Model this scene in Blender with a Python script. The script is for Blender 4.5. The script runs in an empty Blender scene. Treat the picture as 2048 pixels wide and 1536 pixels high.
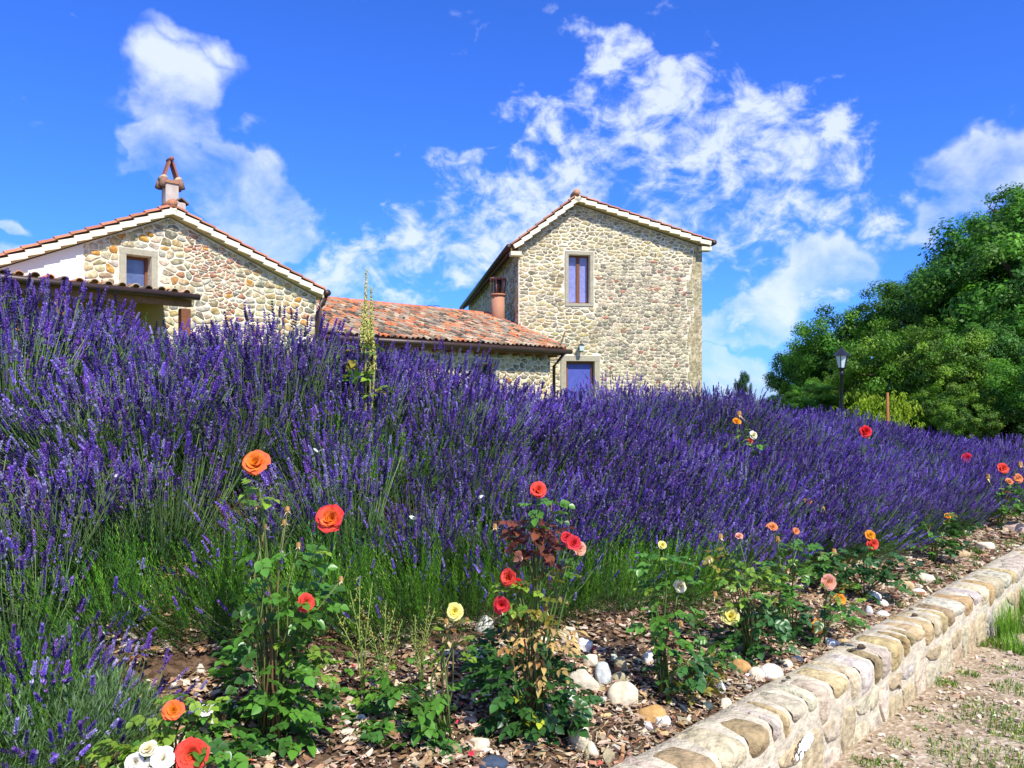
import bpy, math, random
import numpy as np
from mathutils import Vector, Matrix, noise as mnoise
rnd = random.Random(7)
rng = np.random.default_rng(11)
SC = bpy.context.scene
COL = SC.collection
# ------------------------------------------------------------------ camera
EYE = 1.6
F = 1550.0            # focal length in pixels of the 2048 px wide photograph
CX, HY = 1024.0, 800.0
cam = bpy.data.cameras.new('camera')
cam.sensor_width = 36.0
cam.lens = F / 2048 * 36
cam.shift_y = (HY - 768) / 2048
cam.clip_start = 0.05
cam.clip_end = 3000
cam_o = bpy.data.objects.new('camera', cam)
cam_o.location = (0, 0, EYE)
cam_o.rotation_euler = (math.radians(90), 0, 0)
COL.objects.link(cam_o)
SC.camera = cam_o
# ------------------------------------------------------------------ view
SC.view_settings.view_transform = 'Standard'
SC.view_settings.look = 'None'
SC.view_settings.gamma = 1
SC.view_settings.use_curve_mapping = False
SC.view_settings.exposure = 0.45
SC.cycles.max_bounces = 6
SC.cycles.diffuse_bounces = 3
SC.cycles.transparent_max_bounces = 8
# ------------------------------------------------------------------ light
SUN_EL, SUN_AZ = math.radians(50), math.radians(148)
to_sun = Vector((math.sin(SUN_AZ)*math.cos(SUN_EL), math.cos(SUN_AZ)*math.cos(SUN_EL), math.sin(SUN_EL)))
sl = bpy.data.lights.new('sun', 'SUN')
sl.energy = 4.8
sl.angle = math.radians(0.5)
sl.color = (1.0, 0.955, 0.86)
so = bpy.data.objects.new('sun', sl)
so.rotation_euler = to_sun.to_track_quat('Z', 'Y').to_euler()
so.location = (5, -8, 20)
COL.objects.link(so)
# ------------------------------------------------------------------ sky
world = bpy.data.worlds.new('World')
SC.world = world
world.use_nodes = True
wt = world.node_tree
wt.nodes.clear()
WN = wt.nodes.new; WL = wt.links.new
def m_(op, a, b=None, c=None, clamp=False):
    n = WN('ShaderNodeMath'); n.operation = op; n.use_clamp = clamp
    for i, v in enumerate((a, b, c)):
        if v is None: continue
        if isinstance(v, (int, float)): n.inputs[i].default_value = v
        else: WL(v, n.inputs[i])
    return n.outputs[0]
sky = WN('ShaderNodeTexSky'); sky.sky_type = 'NISHITA'; sky.sun_disc = False
sky.sun_elevation = SUN_EL; sky.sun_rotation = SUN_AZ; sky.altitude = 400
sky.air_density = 1.0; sky.dust_density = 0.6; sky.ozone_density = 3.0
tint = WN('ShaderNodeMix'); tint.data_type = 'RGBA'; tint.blend_type = 'MULTIPLY'
tint.inputs[0].default_value = 1.0
WL(sky.outputs[0], tint.inputs[6]); tint.inputs[7].default_value = (0.42, 0.93, 2.25, 1)
tc = WN('ShaderNodeTexCoord')
sp = WN('ShaderNodeSeparateXYZ'); WL(tc.outputs['Generated'], sp.inputs[0])
X_, Y_, Z_ = sp.outputs
ys = m_('MAXIMUM', Y_, 0.08)
U0 = m_('DIVIDE', X_, ys); V0 = m_('DIVIDE', Z_, ys)
def warp(off, sc, amp):
    mp = WN('ShaderNodeMapping'); WL(tc.outputs['Generated'], mp.inputs[0]); mp.inputs['Location'].default_value = (off, -off, off*.5)
    n = WN('ShaderNodeTexNoise'); WL(mp.outputs[0], n.inputs['Vector']); n.inputs['Scale'].default_value = sc; n.inputs['Detail'].default_value = 5
    return m_('MULTIPLY', m_('SUBTRACT', n.outputs['Fac'], 0.5), amp)
U = m_('ADD', U0, m_('ADD', warp(1.7, 7.0, .26), warp(9.1, 20.0, .07))); V = m_('ADD', V0, m_('ADD', warp(5.3, 7.0, .20), warp(2.9, 20.0, .06)))
def blob(px, py, rx, ry, rot=0, gain=1.0):
    "a soft ellipse in the sky in the direction of a compass bearing and height; +Y half only"
    cu, cv = (px-CX)/F, (HY-py)/F
    a, b = rx/F, ry/F
    c, s = math.cos(math.radians(rot)), math.sin(math.radians(rot))
    du = m_('SUBTRACT', U, cu); dv = m_('SUBTRACT', V, cv)
    p = m_('DIVIDE', m_('ADD', m_('MULTIPLY', du, c), m_('MULTIPLY', dv, s)), a)
    q = m_('DIVIDE', m_('SUBTRACT', m_('MULTIPLY', dv, c), m_('MULTIPLY', du, s)), b)
    d2 = m_('ADD', m_('MULTIPLY', p, p), m_('MULTIPLY', q, q))
    return m_('MULTIPLY', m_('SUBTRACT', 1.0, m_('SQRT', d2), clamp=True), gain)
def allmax(lst):
    o = lst[0]
    for x in lst[1:]: o = m_('MAXIMUM', o, x)
    return o
soft = [  # smooth, bright bodies
    (330,165,170,110,0,.9), (350,260,140,130,0,1.0), (400,340,170,110,-30,1.1), (480,425,150,90,-35,1.15),
    (300,320,120,70,-10,.6), (430,95,110,50,-25,.45), (330,75,90,50,0,.4), (490,240,60,40,0,.35),
    (60,480,170,55,8,.9), (0,412,60,28,0,.7), (1475,745,130,95,0,1.4), (1640,545,170,75,22,1.0),
    (1500,630,260,70,10,.85), (1990,330,230,120,20,1.1), (1850,420,120,60,20,.7), (1990,255,100,40,8,.55), (640,560,120,60,0,.5)]
wisp = [  # torn, high cloud
    (1430,330,480,210,-12,1.3), (1600,300,240,150,-10,1.2), (1250,180,320,80,-35,.95), (1080,250,160,80,-30,.7),
    (1150,380,280,130,0,.9), (950,400,260,110,0,1.0), (800,540,360,150,5,1.3), (880,480,200,120,0,.9), (960,330,160,70,0,.6), (1480,450,340,140,10,1.0), (1560,600,300,110,12,1.0),
    (700,480,140,60,0,.5), (1600,690,240,60,0,.5)]
Msoft = allmax([blob(*b) for b in soft])
Mwisp = allmax([blob(*b) for b in wisp])
front = m_('GREATER_THAN', Y_, 0.081)
Msoft = m_('MULTIPLY', Msoft, front)
Mwisp = m_('MAXIMUM', m_('MULTIPLY', Mwisp, front), m_('MULTIPLY', m_('SUBTRACT', 1.0, front), 0.55))
dirmap = WN('ShaderNodeMapping'); dirmap.vector_type = 'POINT'
WL(tc.outputs['Generated'], dirmap.inputs[0]); dirmap.inputs['Scale'].default_value = (1.0, 1.0, 1.35)
def nz(scale, detail, rough, dist, off=0.0):
    mp = WN('ShaderNodeMapping'); WL(dirmap.outputs[0], mp.inputs[0]); mp.inputs['Location'].default_value = (off, off*.7, -off)
    n = WN('ShaderNodeTexNoise'); WL(mp.outputs[0], n.inputs['Vector'])
    n.inputs['Scale'].default_value = scale; n.inputs['Detail'].default_value = detail
    n.inputs['Roughness'].default_value = rough; n.inputs['Distortion'].default_value = dist
    return n.outputs['Fac']
n1 = nz(5.0, 8, 0.52, 0.5); n2 = nz(15.0, 8, 0.60, 0.7, 3.1)
n3 = nz(9.0, 9, 0.58, 0.35, 7.7)
c_soft = m_('MULTIPLY', m_('SUBTRACT', m_('ADD', m_('MULTIPLY', m_('MINIMUM', Msoft, 0.42), 1.35), m_('ADD', m_('MULTIPLY', n1, 0.9), m_('MULTIPLY', n3, 1.15))), 1.26), 2.0, clamp=True)
c_soft = m_('MULTIPLY', c_soft, m_('MULTIPLY', Msoft, 14.0, clamp=True))
n4 = nz(34.0, 6, 0.6, 0.4, 5.5)
wraw = m_('SUBTRACT', m_('ADD', m_('MULTIPLY', m_('MINIMUM', Mwisp, 0.6), 0.98), m_('ADD', m_('ADD', m_('MULTIPLY', n2, 1.75), m_('MULTIPLY', n4, 1.05)), m_('MULTIPLY', n1, 0.35))), 1.87)
c_wisp = m_('MULTIPLY', wraw, 1.9, clamp=True)
c_all = m_('MAXIMUM', m_('MULTIPLY', c_soft, 0.86), m_('MULTIPLY', c_wisp, 0.82), clamp=True)
sm = WN('ShaderNodeMapRange'); sm.interpolation_type = 'SMOOTHSTEP'; WL(c_all, sm.inputs[0])
sm.inputs[1].default_value = 0.0; sm.inputs[2].default_value = 1.0; sm.inputs[3].default_value = 0; sm.inputs[4].default_value = 0.9
cmix = WN('ShaderNodeMix'); cmix.data_type = 'RGBA'
WL(sm.outputs[0], cmix.inputs[0]); WL(tint.outputs[2], cmix.inputs[6])
cmix.inputs[7].default_value = (8.0, 8.8, 10.4, 1)
bg = WN('ShaderNodeBackground'); WL(cmix.outputs[2], bg.inputs[0]); bg.inputs[1].default_value = 0.085
wo = WN('ShaderNodeOutputWorld'); WL(bg.outputs[0], wo.inputs[0])

# ------------------------------------------------------------------ helpers
def tag(o, label=None, cat=None, group=None, kind=None):
    if label: o['label'] = label
    if cat: o['category'] = cat
    if group: o['group'] = group
    if kind: o['kind'] = kind
    return o
def link(o, parent=None):
    COL.objects.link(o)
    if parent is not None: o.parent = parent
    return o
def empty(name, loc=(0,0,0), label=None, cat=None, group=None):
    o = bpy.data.objects.new(name, None); o.location = loc; o.empty_display_size = .1
    link(o); return tag(o, label, cat, group)
class MB:
    "collects vertices, faces, face colours"
    def __init__(s): s.v = []; s.f = []; s.c = []; s.n = 0
    def add(s, vs, fs, col=(1,1,1)):
        b = s.n
        s.v.extend([tuple(p) for p in vs]); s.n += len(vs)
        for f in fs: s.f.append(tuple(b+i for i in f)); s.c.append(col)
    def mesh(s, name, mat, smooth=False):
        return mesh_np(name, np.array(s.v, dtype=np.float32).reshape(-1,3), s.f, s.c, mat, smooth)
    def obj(s, name, mat, parent=None, smooth=False):
        return link(bpy.data.objects.new(name, s.mesh(name, mat, smooth)), parent)
def mesh_np(name, v, faces, cols, mat, smooth=False):
    me = bpy.data.meshes.new(name)
    if isinstance(faces, np.ndarray):
        k = faces.shape[1]; nf = len(faces); flat = faces.reshape(-1).astype(np.int32)
        tot = np.full(nf, k, dtype=np.int32)
    else:
        nf = len(faces); tot = np.array([len(f) for f in faces], dtype=np.int32)
        flat = np.fromiter((i for f in faces for i in f), dtype=np.int32)
    start = np.zeros(nf, dtype=np.int32); start[1:] = np.cumsum(tot)[:-1]
    me.vertices.add(len(v)); me.vertices.foreach_set('co', np.ascontiguousarray(v, dtype=np.float32).reshape(-1))
    me.loops.add(len(flat)); me.loops.foreach_set('vertex_index', flat)
    me.polygons.add(nf); me.polygons.foreach_set('loop_start', start); me.polygons.foreach_set('loop_total', tot)
    me.polygons.foreach_set('use_smooth', np.full(nf, bool(smooth), dtype=bool))
    me.update(calc_edges=True)
    if cols is not None:
        c = np.asarray(cols, dtype=np.float32).reshape(nf, -1)
        if c.shape[1] == 3: c = np.hstack([c, np.ones((nf,1), np.float32)])
        at = me.color_attributes.new('Col', 'FLOAT_COLOR', 'CORNER')
        at.data.foreach_set('color', np.repeat(c, tot, axis=0).reshape(-1))
    me.materials.append(mat)
    me.validate(clean_customdata=False)
    return me
def box(mb, o, ax, ay, az, col=(1,1,1), taper=0.0):
    "box with a corner-centred origin o (Vector) and half vectors"
    o = Vector(o); ax = Vector(ax); ay = Vector(ay); az = Vector(az)
    vs = [o + sx*ax*(1-taper if sz > 0 else 1) + sy*ay*(1-taper if sz > 0 else 1) + sz*az for sz in (-1,1) for sy in (-1,1) for sx in (-1,1)]
    fs = [(0,2,3,1),(4,5,7,6),(0,1,5,4),(2,6,7,3),(0,4,6,2),(1,3,7,5)]
    mb.add(vs, fs, col)
def tube(mb, pts, rads, sides=6, col=(1,1,1), caps=True):
    pts = [Vector(p) for p in pts]; n = len(pts); vs = []; fs = []
    up = Vector((0,0,1))
    for i, p in enumerate(pts):
        d = (pts[min(i+1,n-1)] - pts[max(i-1,0)]).normalized()
        a = d.cross(up if abs(d.z) < .95 else Vector((1,0,0))).normalized(); b = d.cross(a)
        r = rads[i] if hasattr(rads, '__len__') else rads
        for k in range(sides):
            t = 2*math.pi*k/sides
            vs.append(p + a*r*math.cos(t) + b*r*math.sin(t))
    for i in range(n-1):
        for k in range(sides):
            k2 = (k+1) % sides
            fs.append((i*sides+k, i*sides+k2, (i+1)*sides+k2, (i+1)*sides+k))
    if caps:
        fs.append(tuple(range(sides))[::-1]); fs.append(tuple((n-1)*sides+k for k in range(sides)))
    mb.add(vs, fs, col)
def poly_extrude(mb, pts, dvec, col=(1,1,1)):
    "closed polygon (3D) extruded along dvec"
    pts = [Vector(p) for p in pts]; n = len(pts); dv = Vector(dvec)
    vs = pts + [p+dv for p in pts]
    fs = [tuple(range(n))[::-1], tuple(range(n, 2*n))] + [(i,(i+1)%n, n+(i+1)%n, n+i) for i in range(n)]
    mb.add(vs, fs, col)
def jit(c, a=.1, r=rnd):
    k = 1 + r.uniform(-a, a)
    return tuple(max(0, x*k*(1+r.uniform(-a*.35, a*.35))) for x in c)
# ------------------------------------------------------------------ materials
def mat(name, color=None, rough=.8, vcol=False, noise=None, bump=0.0, bscale=40, trans=0.0, spec=.3, metal=0.0, coat=0.0, wear=None, orand=0.0):
    """colour either fixed or from the vertex colour; noise=(scale, strength) varies it; wear=(colour, scale, threshold) adds stains"""
    m = bpy.data.materials.new(name); m.use_nodes = True
    t = m.node_tree; t.nodes.clear(); N = t.nodes.new; L = t.links.new
    out = N('ShaderNodeOutputMaterial'); b = N('ShaderNodeBsdfPrincipled')
    b.inputs['Roughness'].default_value = rough
    b.inputs['Specular IOR Level'].default_value = spec
    b.inputs['Metallic'].default_value = metal
    if coat: b.inputs['Coat Weight'].default_value = coat
    if vcol:
        a = N('ShaderNodeVertexColor'); a.layer_name = 'Col'; src = a.outputs[0]
    else:
        a = N('ShaderNodeRGB'); a.outputs[0].default_value = (*color, 1); src = a.outputs[0]
    co = N('ShaderNodeTexCoord').outputs['Object']
    if noise:
        nt = N('ShaderNodeTexNoise'); L(co, nt.inputs['Vector']); nt.inputs['Scale'].default_value = noise[0]
        nt.inputs['Detail'].default_value = 6; nt.inputs['Roughness'].default_value = .65
        mr = N('ShaderNodeMapRange'); L(nt.outputs['Fac'], mr.inputs[0])
        mr.inputs[1].default_value = .3; mr.inputs[2].default_value = .7
        mr.inputs[3].default_value = 1-noise[1]; mr.inputs[4].default_value = 1+noise[1]*.8
        mx = N('ShaderNodeMix'); mx.data_type = 'RGBA'; mx.blend_type = 'MULTIPLY'; mx.inputs[0].default_value = 1
        L(src, mx.inputs[6]); L(mr.outputs[0], mx.inputs[7]); src = mx.outputs[2]
    if wear:
        nt = N('ShaderNodeTexNoise'); L(co, nt.inputs['Vector']); nt.inputs['Scale'].default_value = wear[1]
        nt.inputs['Detail'].default_value = 8; nt.inputs['Roughness'].default_value = .7
        mr = N('ShaderNodeMapRange'); L(nt.outputs['Fac'], mr.inputs[0])
        mr.inputs[1].default_value = wear[2]; mr.inputs[2].default_value = wear[2]+.12
        mx = N('ShaderNodeMix'); mx.data_type = 'RGBA'; L(mr.outputs[0], mx.inputs[0])
        L(src, mx.inputs[6]); mx.inputs[7].default_value = (*wear[0], 1); src = mx.outputs[2]
    if orand:
        oi = N('ShaderNodeObjectInfo'); mr = N('ShaderNodeMapRange'); L(oi.outputs['Random'], mr.inputs[0])
        mr.inputs[3].default_value = 1-orand; mr.inputs[4].default_value = 1+orand
        mx = N('ShaderNodeMix'); mx.data_type = 'RGBA'; mx.blend_type = 'MULTIPLY'; mx.inputs[0].default_value = 1
        L(src, mx.inputs[6]); L(mr.outputs[0], mx.inputs[7]); src = mx.outputs[2]
    L(src, b.inputs['Base Color'])
    if bump:
        nt = N('ShaderNodeTexNoise'); L(co, nt.inputs['Vector']); nt.inputs['Scale'].default_value = bscale
        nt.inputs['Detail'].default_value = 5
        bp = N('ShaderNodeBump'); bp.inputs['Strength'].default_value = bump; bp.inputs['Distance'].default_value = .6/bscale
        L(nt.outputs['Fac'], bp.inputs['Height']); L(bp.outputs[0], b.inputs['Normal'])
    sh = b.outputs[0]
    if trans:
        tr = N('ShaderNodeBsdfTranslucent'); L(src, tr.inputs[0])
        ms = N('ShaderNodeMixShader'); ms.inputs[0].default_value = trans
        L(sh, ms.inputs[1]); L(tr.outputs[0], ms.inputs[2]); sh = ms.outputs[0]
    L(sh, out.inputs[0])
    return m
M_STONE = mat('rubble_stone', vcol=True, rough=.9, noise=(11, .55), bump=.5, bscale=30, spec=.15, wear=((.66,.56,.38), 5.5, .52))
M_MORTAR = mat('lime_mortar', (.80,.72,.54), .95, noise=(5, .32), bump=.5, bscale=24, spec=.1)
M_PLASTER = mat('white_plaster', (.80,.77,.70), .9, noise=(2, .06), bump=.15, bscale=60)
M_STACK = mat('weathered_render', (.52,.43,.37), .9, noise=(6, .2), bump=.2, bscale=40)
M_OCHRE = mat('ochre_plaster', (.36,.25,.07), .9, noise=(2, .12), bump=.15, bscale=60)
M_TRIM = mat('sandstone_trim', (.40,.36,.26), .85, noise=(12, .2), bump=.25, bscale=60)
M_CREAM = mat('cream_verge', vcol=True, rough=.85, noise=(9, .12), bump=.15, bscale=50)
M_TILE = mat('terracotta', vcol=True, rough=.85, noise=(22, .35), bump=.3, bscale=60, wear=((.21,.19,.13), 9, .57))
M_TILE_NEW = mat('fresh_terracotta', vcol=True, rough=.7, noise=(22, .15), bump=.2, bscale=60)
M_METAL = mat('brown_gutter', (.045,.024,.016), .45, noise=(5, .2), spec=.5)
M_BLACK = mat('black_iron', (.012,.014,.022), .4, noise=(20, .3), spec=.5)
M_WOOD = mat('brown_wood', (.20,.075,.03), .6, noise=(14, .3), bump=.2, bscale=50)
M_GAPSHADE = mat('painted_gap_shade', (.055,.028,.022), .95, noise=(20,.3))  # roof slab colour, dark so the gap below the verge tiles reads as shade
M_SOFFIT = mat('soffit_wood', (.23,.11,.045), .8, noise=(8, .3), bump=.2, bscale=40)
M_LEAF = mat('leaf', vcol=True, orand=.25, rough=.36, noise=(60, .2), trans=.28, spec=.5)
M_LAV = mat('lavender', vcol=True, orand=.28, rough=.7, trans=.18, spec=.2)
M_PETAL = mat('petal', vcol=True, orand=.14, rough=.6, noise=(9, .22), trans=.30, spec=.25)
M_BARK = mat('bark', (.075,.052,.035), .9, noise=(18, .35), bump=.6, bscale=30)
M_CANE = mat('cane', vcol=True, rough=.6, noise=(60, .2))
M_CHIP = mat('bark_chip', vcol=True, rough=.85, noise=(70, .3), bump=.3, bscale=120, spec=.2)
M_ROCK = mat('rock', vcol=True, rough=.85, noise=(22, .3), bump=.5, bscale=45, spec=.2, wear=((.30,.25,.16), 14, .62))
M_WALLSTONE = mat('wall_sandstone', vcol=True, rough=.92, noise=(18, .42), bump=.95, bscale=26, spec=.15, wear=((.36,.20,.06), 7, .60))
M_WALLMORTAR = mat('wall_mortar', (.56,.49,.36), .95, noise=(14, .34), bump=.9, bscale=45, spec=.1, wear=((.30,.22,.10), 12, .66))
M_TREELEAF = mat('tree_leaf', vcol=True, rough=.5, trans=.40, spec=.35)
def glass_mat(name, base, rough=.08):
    m = bpy.data.materials.new(name); m.use_nodes = True
    b = m.node_tree.nodes['Principled BSDF']; b.inputs['Base Color'].default_value = (*base, 1)
    b.inputs['Roughness'].default_value = rough; b.inputs['Specular IOR Level'].default_value = .9
    return m
M_GLASS = glass_mat('dark_glass', (.015,.02,.035))
M_CURTAIN = mat('curtain', (.24,.25,.50), .25, noise=(9, .25), spec=.6)
M_BLUEGLASS = mat('blue_grey_glass', (.10,.13,.25), .12, noise=(4, .35), spec=.9)
M_LAMPGLASS = glass_mat('frosted_glass', (.55,.68,.70), .25)
# ------------------------------------------------------------------ terrain
R2 = math.sqrt(2)
def sw(x, y): return (x+y)/R2, (y-2-x)/R2
def xy(s, w): return (s*R2 - (w*R2+2))/2, (s*R2 + (w*R2+2))/2
WT = 0.24      # wall thickness
WH = 0.345     # wall height
WF = [(-4,1.60),(-1,1.56),(0.2,1.48),(1.07,1.44),(1.75,1.26),(3.05,1.0),(3.84,.93),(6.5,.76),(9.2,.67),(14,.6),(60,.6)]
PH = [(-6,1.56),(0,1.52),(1.2,1.53),(2.3,1.42),(4.1,1.13),(5.4,1.20),(6.5,1.22),(9,.94),(12,.58),(16,.36),(60,.36)]
def interp(t, x):
    return float(np.interp(x, [p[0] for p in t], [p[1] for p in t]))
def front_w(s): return interp(WF, s)
def smooth(a, b, x):
    t = min(1, max(0, (x-a)/(b-a))); return t*t*(3-2*t)
def ground(x, y):
    s, w = sw(x, y)
    if w < WT*.5:
        return 0.012*mnoise.noise((x*1.3, y*1.3, 3)) + .004*mnoise.noise((x*6, y*6, 1))
    wf = front_w(s); P = interp(PH, s)
    zb = WH - .03 + .25*(w-WT)
    if w > wf:
        zf = WH - .03 + .25*(wf-WT)
        zb = zf + (P-zf)*smooth(wf-.15, 2.35, w)
    if w > 4:
        zb = zb + (.95 - zb)*smooth(4, 13, w)
    return zb + .014*mnoise.noise((x*2.2, y*2.2, 5)) + .006*mnoise.noise((x*9, y*9, 2))
def hit(px, py, tmax=14):
    "the ground point seen at a photo pixel"
    dx, dz = (px-CX)/F, (HY-py)/F
    t = 1.2
    while t < tmax:
        x, y, z = dx*t, t, EYE + dz*t
        if z <= ground(x, y): return Vector((x, y, ground(x, y)))
        t += .01
    return Vector((dx*t, t, ground(dx*t, t)))
def at(px, py, D): return Vector(((px-CX)/F*D, D, EYE+(HY-py)/F*D))
# ------------------------------------------------------------------ ground sheets
def sheet(name, ss, ws, zf, material, dz=0.0):
    v = []
    for s in ss:
        for w in ws:
            x, y = xy(s, w); v.append((x, y, zf(x, y)+dz))
    nw = len(ws)
    f = np.array([(i*nw+j, (i+1)*nw+j, (i+1)*nw+j+1, i*nw+j+1) for i in range(len(ss)-1) for j in range(nw-1)])
    me = mesh_np(name, np.array(v), f, None, material, True)
    o = bpy.data.objects.new(name, me); link(o); return o
def ground_mat(name, c1, c2, c3, scale, s2=60, bump=.6):
    m = bpy.data.materials.new(name); m.use_nodes = True; t = m.node_tree; N = t.nodes.new; L = t.links.new
    b = t.nodes['Principled BSDF']; b.inputs['Roughness'].default_value = .95; b.inputs['Specular IOR Level'].default_value = .1
    co = N('ShaderNodeTexCoord').outputs['Object']
    n1 = N('ShaderNodeTexNoise'); L(co, n1.inputs['Vector']); n1.inputs['Scale'].default_value = scale; n1.inputs['Detail'].default_value = 8
    n2 = N('ShaderNodeTexVoronoi'); L(co, n2.inputs['Vector']); n2.inputs['Scale'].default_value = s2
    r1 = N('ShaderNodeValToRGB'); L(n1.outputs['Fac'], r1.inputs[0])
    r1.color_ramp.elements[0].position = .36; r1.color_ramp.elements[0].color = (*c1, 1)
    r1.color_ramp.elements[1].position = .64; r1.color_ramp.elements[1].color = (*c2, 1)
    sepc = N('ShaderNodeSeparateColor'); L(n2.outputs['Color'], sepc.inputs[0])
    mx = N('ShaderNodeMix'); mx.data_type = 'RGBA'
    mr = N('ShaderNodeMapRange'); L(sepc.outputs[0], mr.inputs[0]); mr.inputs[1].default_value = .5; mr.inputs[2].default_value = 1.0; mr.inputs[4].default_value = .8
    L(mr.outputs[0], mx.inputs[0]); L(r1.outputs[0], mx.inputs[6]); mx.inputs[7].default_value = (*c3, 1)
    L(mx.outputs[2], b.inputs['Base Color'])
    bp = N('ShaderNodeBump'); bp.inputs['Strength'].default_value = bump; bp.inputs['Distance'].default_value = .01
    L(n2.outputs['Distance'], bp.inputs['Height']); L(bp.outputs[0], b.inputs['Normal'])
    return m
M_SOIL = ground_mat('bark_soil', (.035,.022,.013), (.10,.06,.035), (.17,.11,.07), 9, 55)
M_PATH = ground_mat('gravel_path', (.24,.17,.10), (.40,.31,.21), (.52,.44,.33), 3.5, 48, .9)
ss = np.concatenate([[-400,-120,-40,-15,-9], np.arange(-6, 14, .09), [15,17,20,24,30,40,60,100,200,500,900]])
wsb = np.concatenate([np.arange(.12, 5, .09), [5.5,6,7,8,10,13,17,25,40,70,150,400,900]])
M_MEADOW = ground_mat('meadow_grass', (.045,.09,.015), (.09,.15,.03), (.13,.17,.05), 1.4, 30, .5)
wk = [q for q in wsb if q <= 3.42]; wm = [q for q in wsb if q >= 3.36]
tag(sheet('garden_ground', ss, np.array(wk), ground, M_SOIL), kind='structure')
tag(sheet('meadow', ss, np.array(wm), ground, M_MEADOW, -.004), kind='structure')
wsp = np.concatenate([[-900,-300,-100,-40,-20,-12], np.arange(-8, .13, .10), [.12]])
tag(sheet('gravel_path', ss, wsp, lambda x, y: ground(x, y) if sw(x, y)[1] < .119 else -.02, M_PATH), kind='structure')

# ------------------------------------------------------------------ bark mulch: chips nobody could count
def chips(n, s0, s1, w0, w1, lmin, lmax, cols, name, zoff=.006, seed=3, thick=.25, flat=.5, keep=None, asp=(.25,.6)):
    r = random.Random(seed); V = []; Fc = []; C = []
    cube = np.array([(-1,-1,-1),(1,-1,-1),(1,1,-1),(-1,1,-1),(-1,-1,1),(1,-1,1),(1,1,1),(-1,1,1)], float)
    quads = np.array([(0,3,2,1),(4,5,6,7),(0,1,5,4),(1,2,6,5),(2,3,7,6),(3,0,4,7)])
    k = 0
    for i in range(n):
        s = s0 + (s1-s0)*r.random()**1.3; w = r.uniform(w0, w1) if not callable(w1) else w0 + (w1(s)-w0)*r.random()
        x, y = xy(s, w)
        if keep and not keep(x, y): continue
        l = r.uniform(lmin, lmax)*(.6+.8*r.random()); b = l*r.uniform(*asp); h = max(.0012, b*thick)
        R = Matrix.Rotation(r.uniform(0, 6.28), 3, 'Z') @ Matrix.Rotation(r.gauss(0, flat*.7), 3, 'X') @ Matrix.Rotation(r.gauss(0, flat*.5), 3, 'Y')
        p = cube * (1 + rng.uniform(-.75, .25, (8,3))) * np.array([l/2, b/2, h/2])
        p = p @ np.array(R.transposed()) + np.array([x, y, ground(x, y) + zoff + r.random()*.012])
        V.append(p); Fc.append(quads + 8*k); k += 1
        c = jit(r.choice(cols), .3, r); C.extend([c]*6)
    me = mesh_np(name, np.vstack(V), np.vstack(Fc), C, M_CHIP)
    return link(bpy.data.objects.new(name, me))
CH = [(.30,.19,.11),(.40,.28,.18),(.54,.43,.31),(.19,.11,.065),(.42,.29,.19),(.50,.38,.27),(.12,.07,.045),(.32,.17,.09),(.58,.47,.35),(.22,.14,.09),(.46,.30,.17)]
o = chips(26000, -1.2, 5.5, WT-.02, lambda s: front_w(s)+.35, .012, .042, CH, 'bark_mulch')
tag(o, 'brown bark chips covering the soil between wall and lavender', 'bark mulch', kind='stuff')
o = chips(7000, -1.4, 2.6, .55, lambda s: front_w(s)+.35, .012, .040, CH, 'bark_mulch', seed=19)
tag(o, 'bark chips in the near corner under the roses', 'bark mulch', kind='stuff')
o = chips(4500, 4.5, 12, WT-.02, lambda s: front_w(s)+.2, .03, .07, CH, 'bark_mulch', seed=8)
tag(o, 'far strip of bark chips beside the upper wall', 'bark mulch', kind='stuff')
DRY = [(.46,.36,.22),(.54,.44,.28),(.36,.27,.17),(.50,.30,.14),(.42,.36,.24),(.28,.20,.12)]
o = chips(5200, -.5, 8, WT-.04, .62, .010, .036, DRY, 'dry_leaves', zoff=.014, seed=5, thick=.06, flat=.9, asp=(.12,.45))
tag(o, 'dry straw coloured leaf litter along the wall top', 'leaf litter', kind='stuff')
# path grit
STRAW = [(.46,.38,.16),(.36,.32,.12),(.52,.42,.22)]
o = chips(2600, 1.5, 11, -2.6, -.02, .01, .035, STRAW, 'path_straw', zoff=.004, seed=26, thick=.05, flat=.9, asp=(.06,.2))
tag(o, 'dry straw and dead grass bits strewn over the gravel path', 'litter', kind='stuff')
o = chips(110, -.4, 6, WT+.02, lambda s: front_w(s)-.05, .012, .026, [(.62,.03,.06),(.70,.12,.08),(.80,.62,.50)], 'fallen_petals', zoff=.016, seed=27, thick=.06, flat=.6, asp=(.6,.9))
tag(o, 'fallen rose petals lying on the mulch', 'petals', kind='stuff')
GR = [(.52,.42,.28),(.58,.49,.36),(.44,.34,.22),(.62,.54,.42),(.36,.26,.16),(.56,.38,.26),(.48,.40,.28)]
o = chips(9000, 1.2, 11, -2.6, -.02, .008, .032, GR, 'path_grit', zoff=.002, seed=6, thick=.6, flat=.5, asp=(.5,.95))
tag(o, 'pale broken gravel scattered over the path', 'gravel', kind='stuff')
def _grit_keep(x, y): return True
WHT = [(.58,.52,.42),(.50,.43,.33),(.52,.38,.24),(.40,.30,.20),(.62,.58,.50)]
o = chips(260, -.8, 8, WT, lambda s: front_w(s)+.05, .02, .042, WHT, 'bed_pebbles', zoff=.008, seed=16, thick=.65, flat=.5, asp=(.55,.95))
tag(o, 'pale pebbles strewn through the bark mulch', 'pebbles', kind='stuff')

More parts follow.
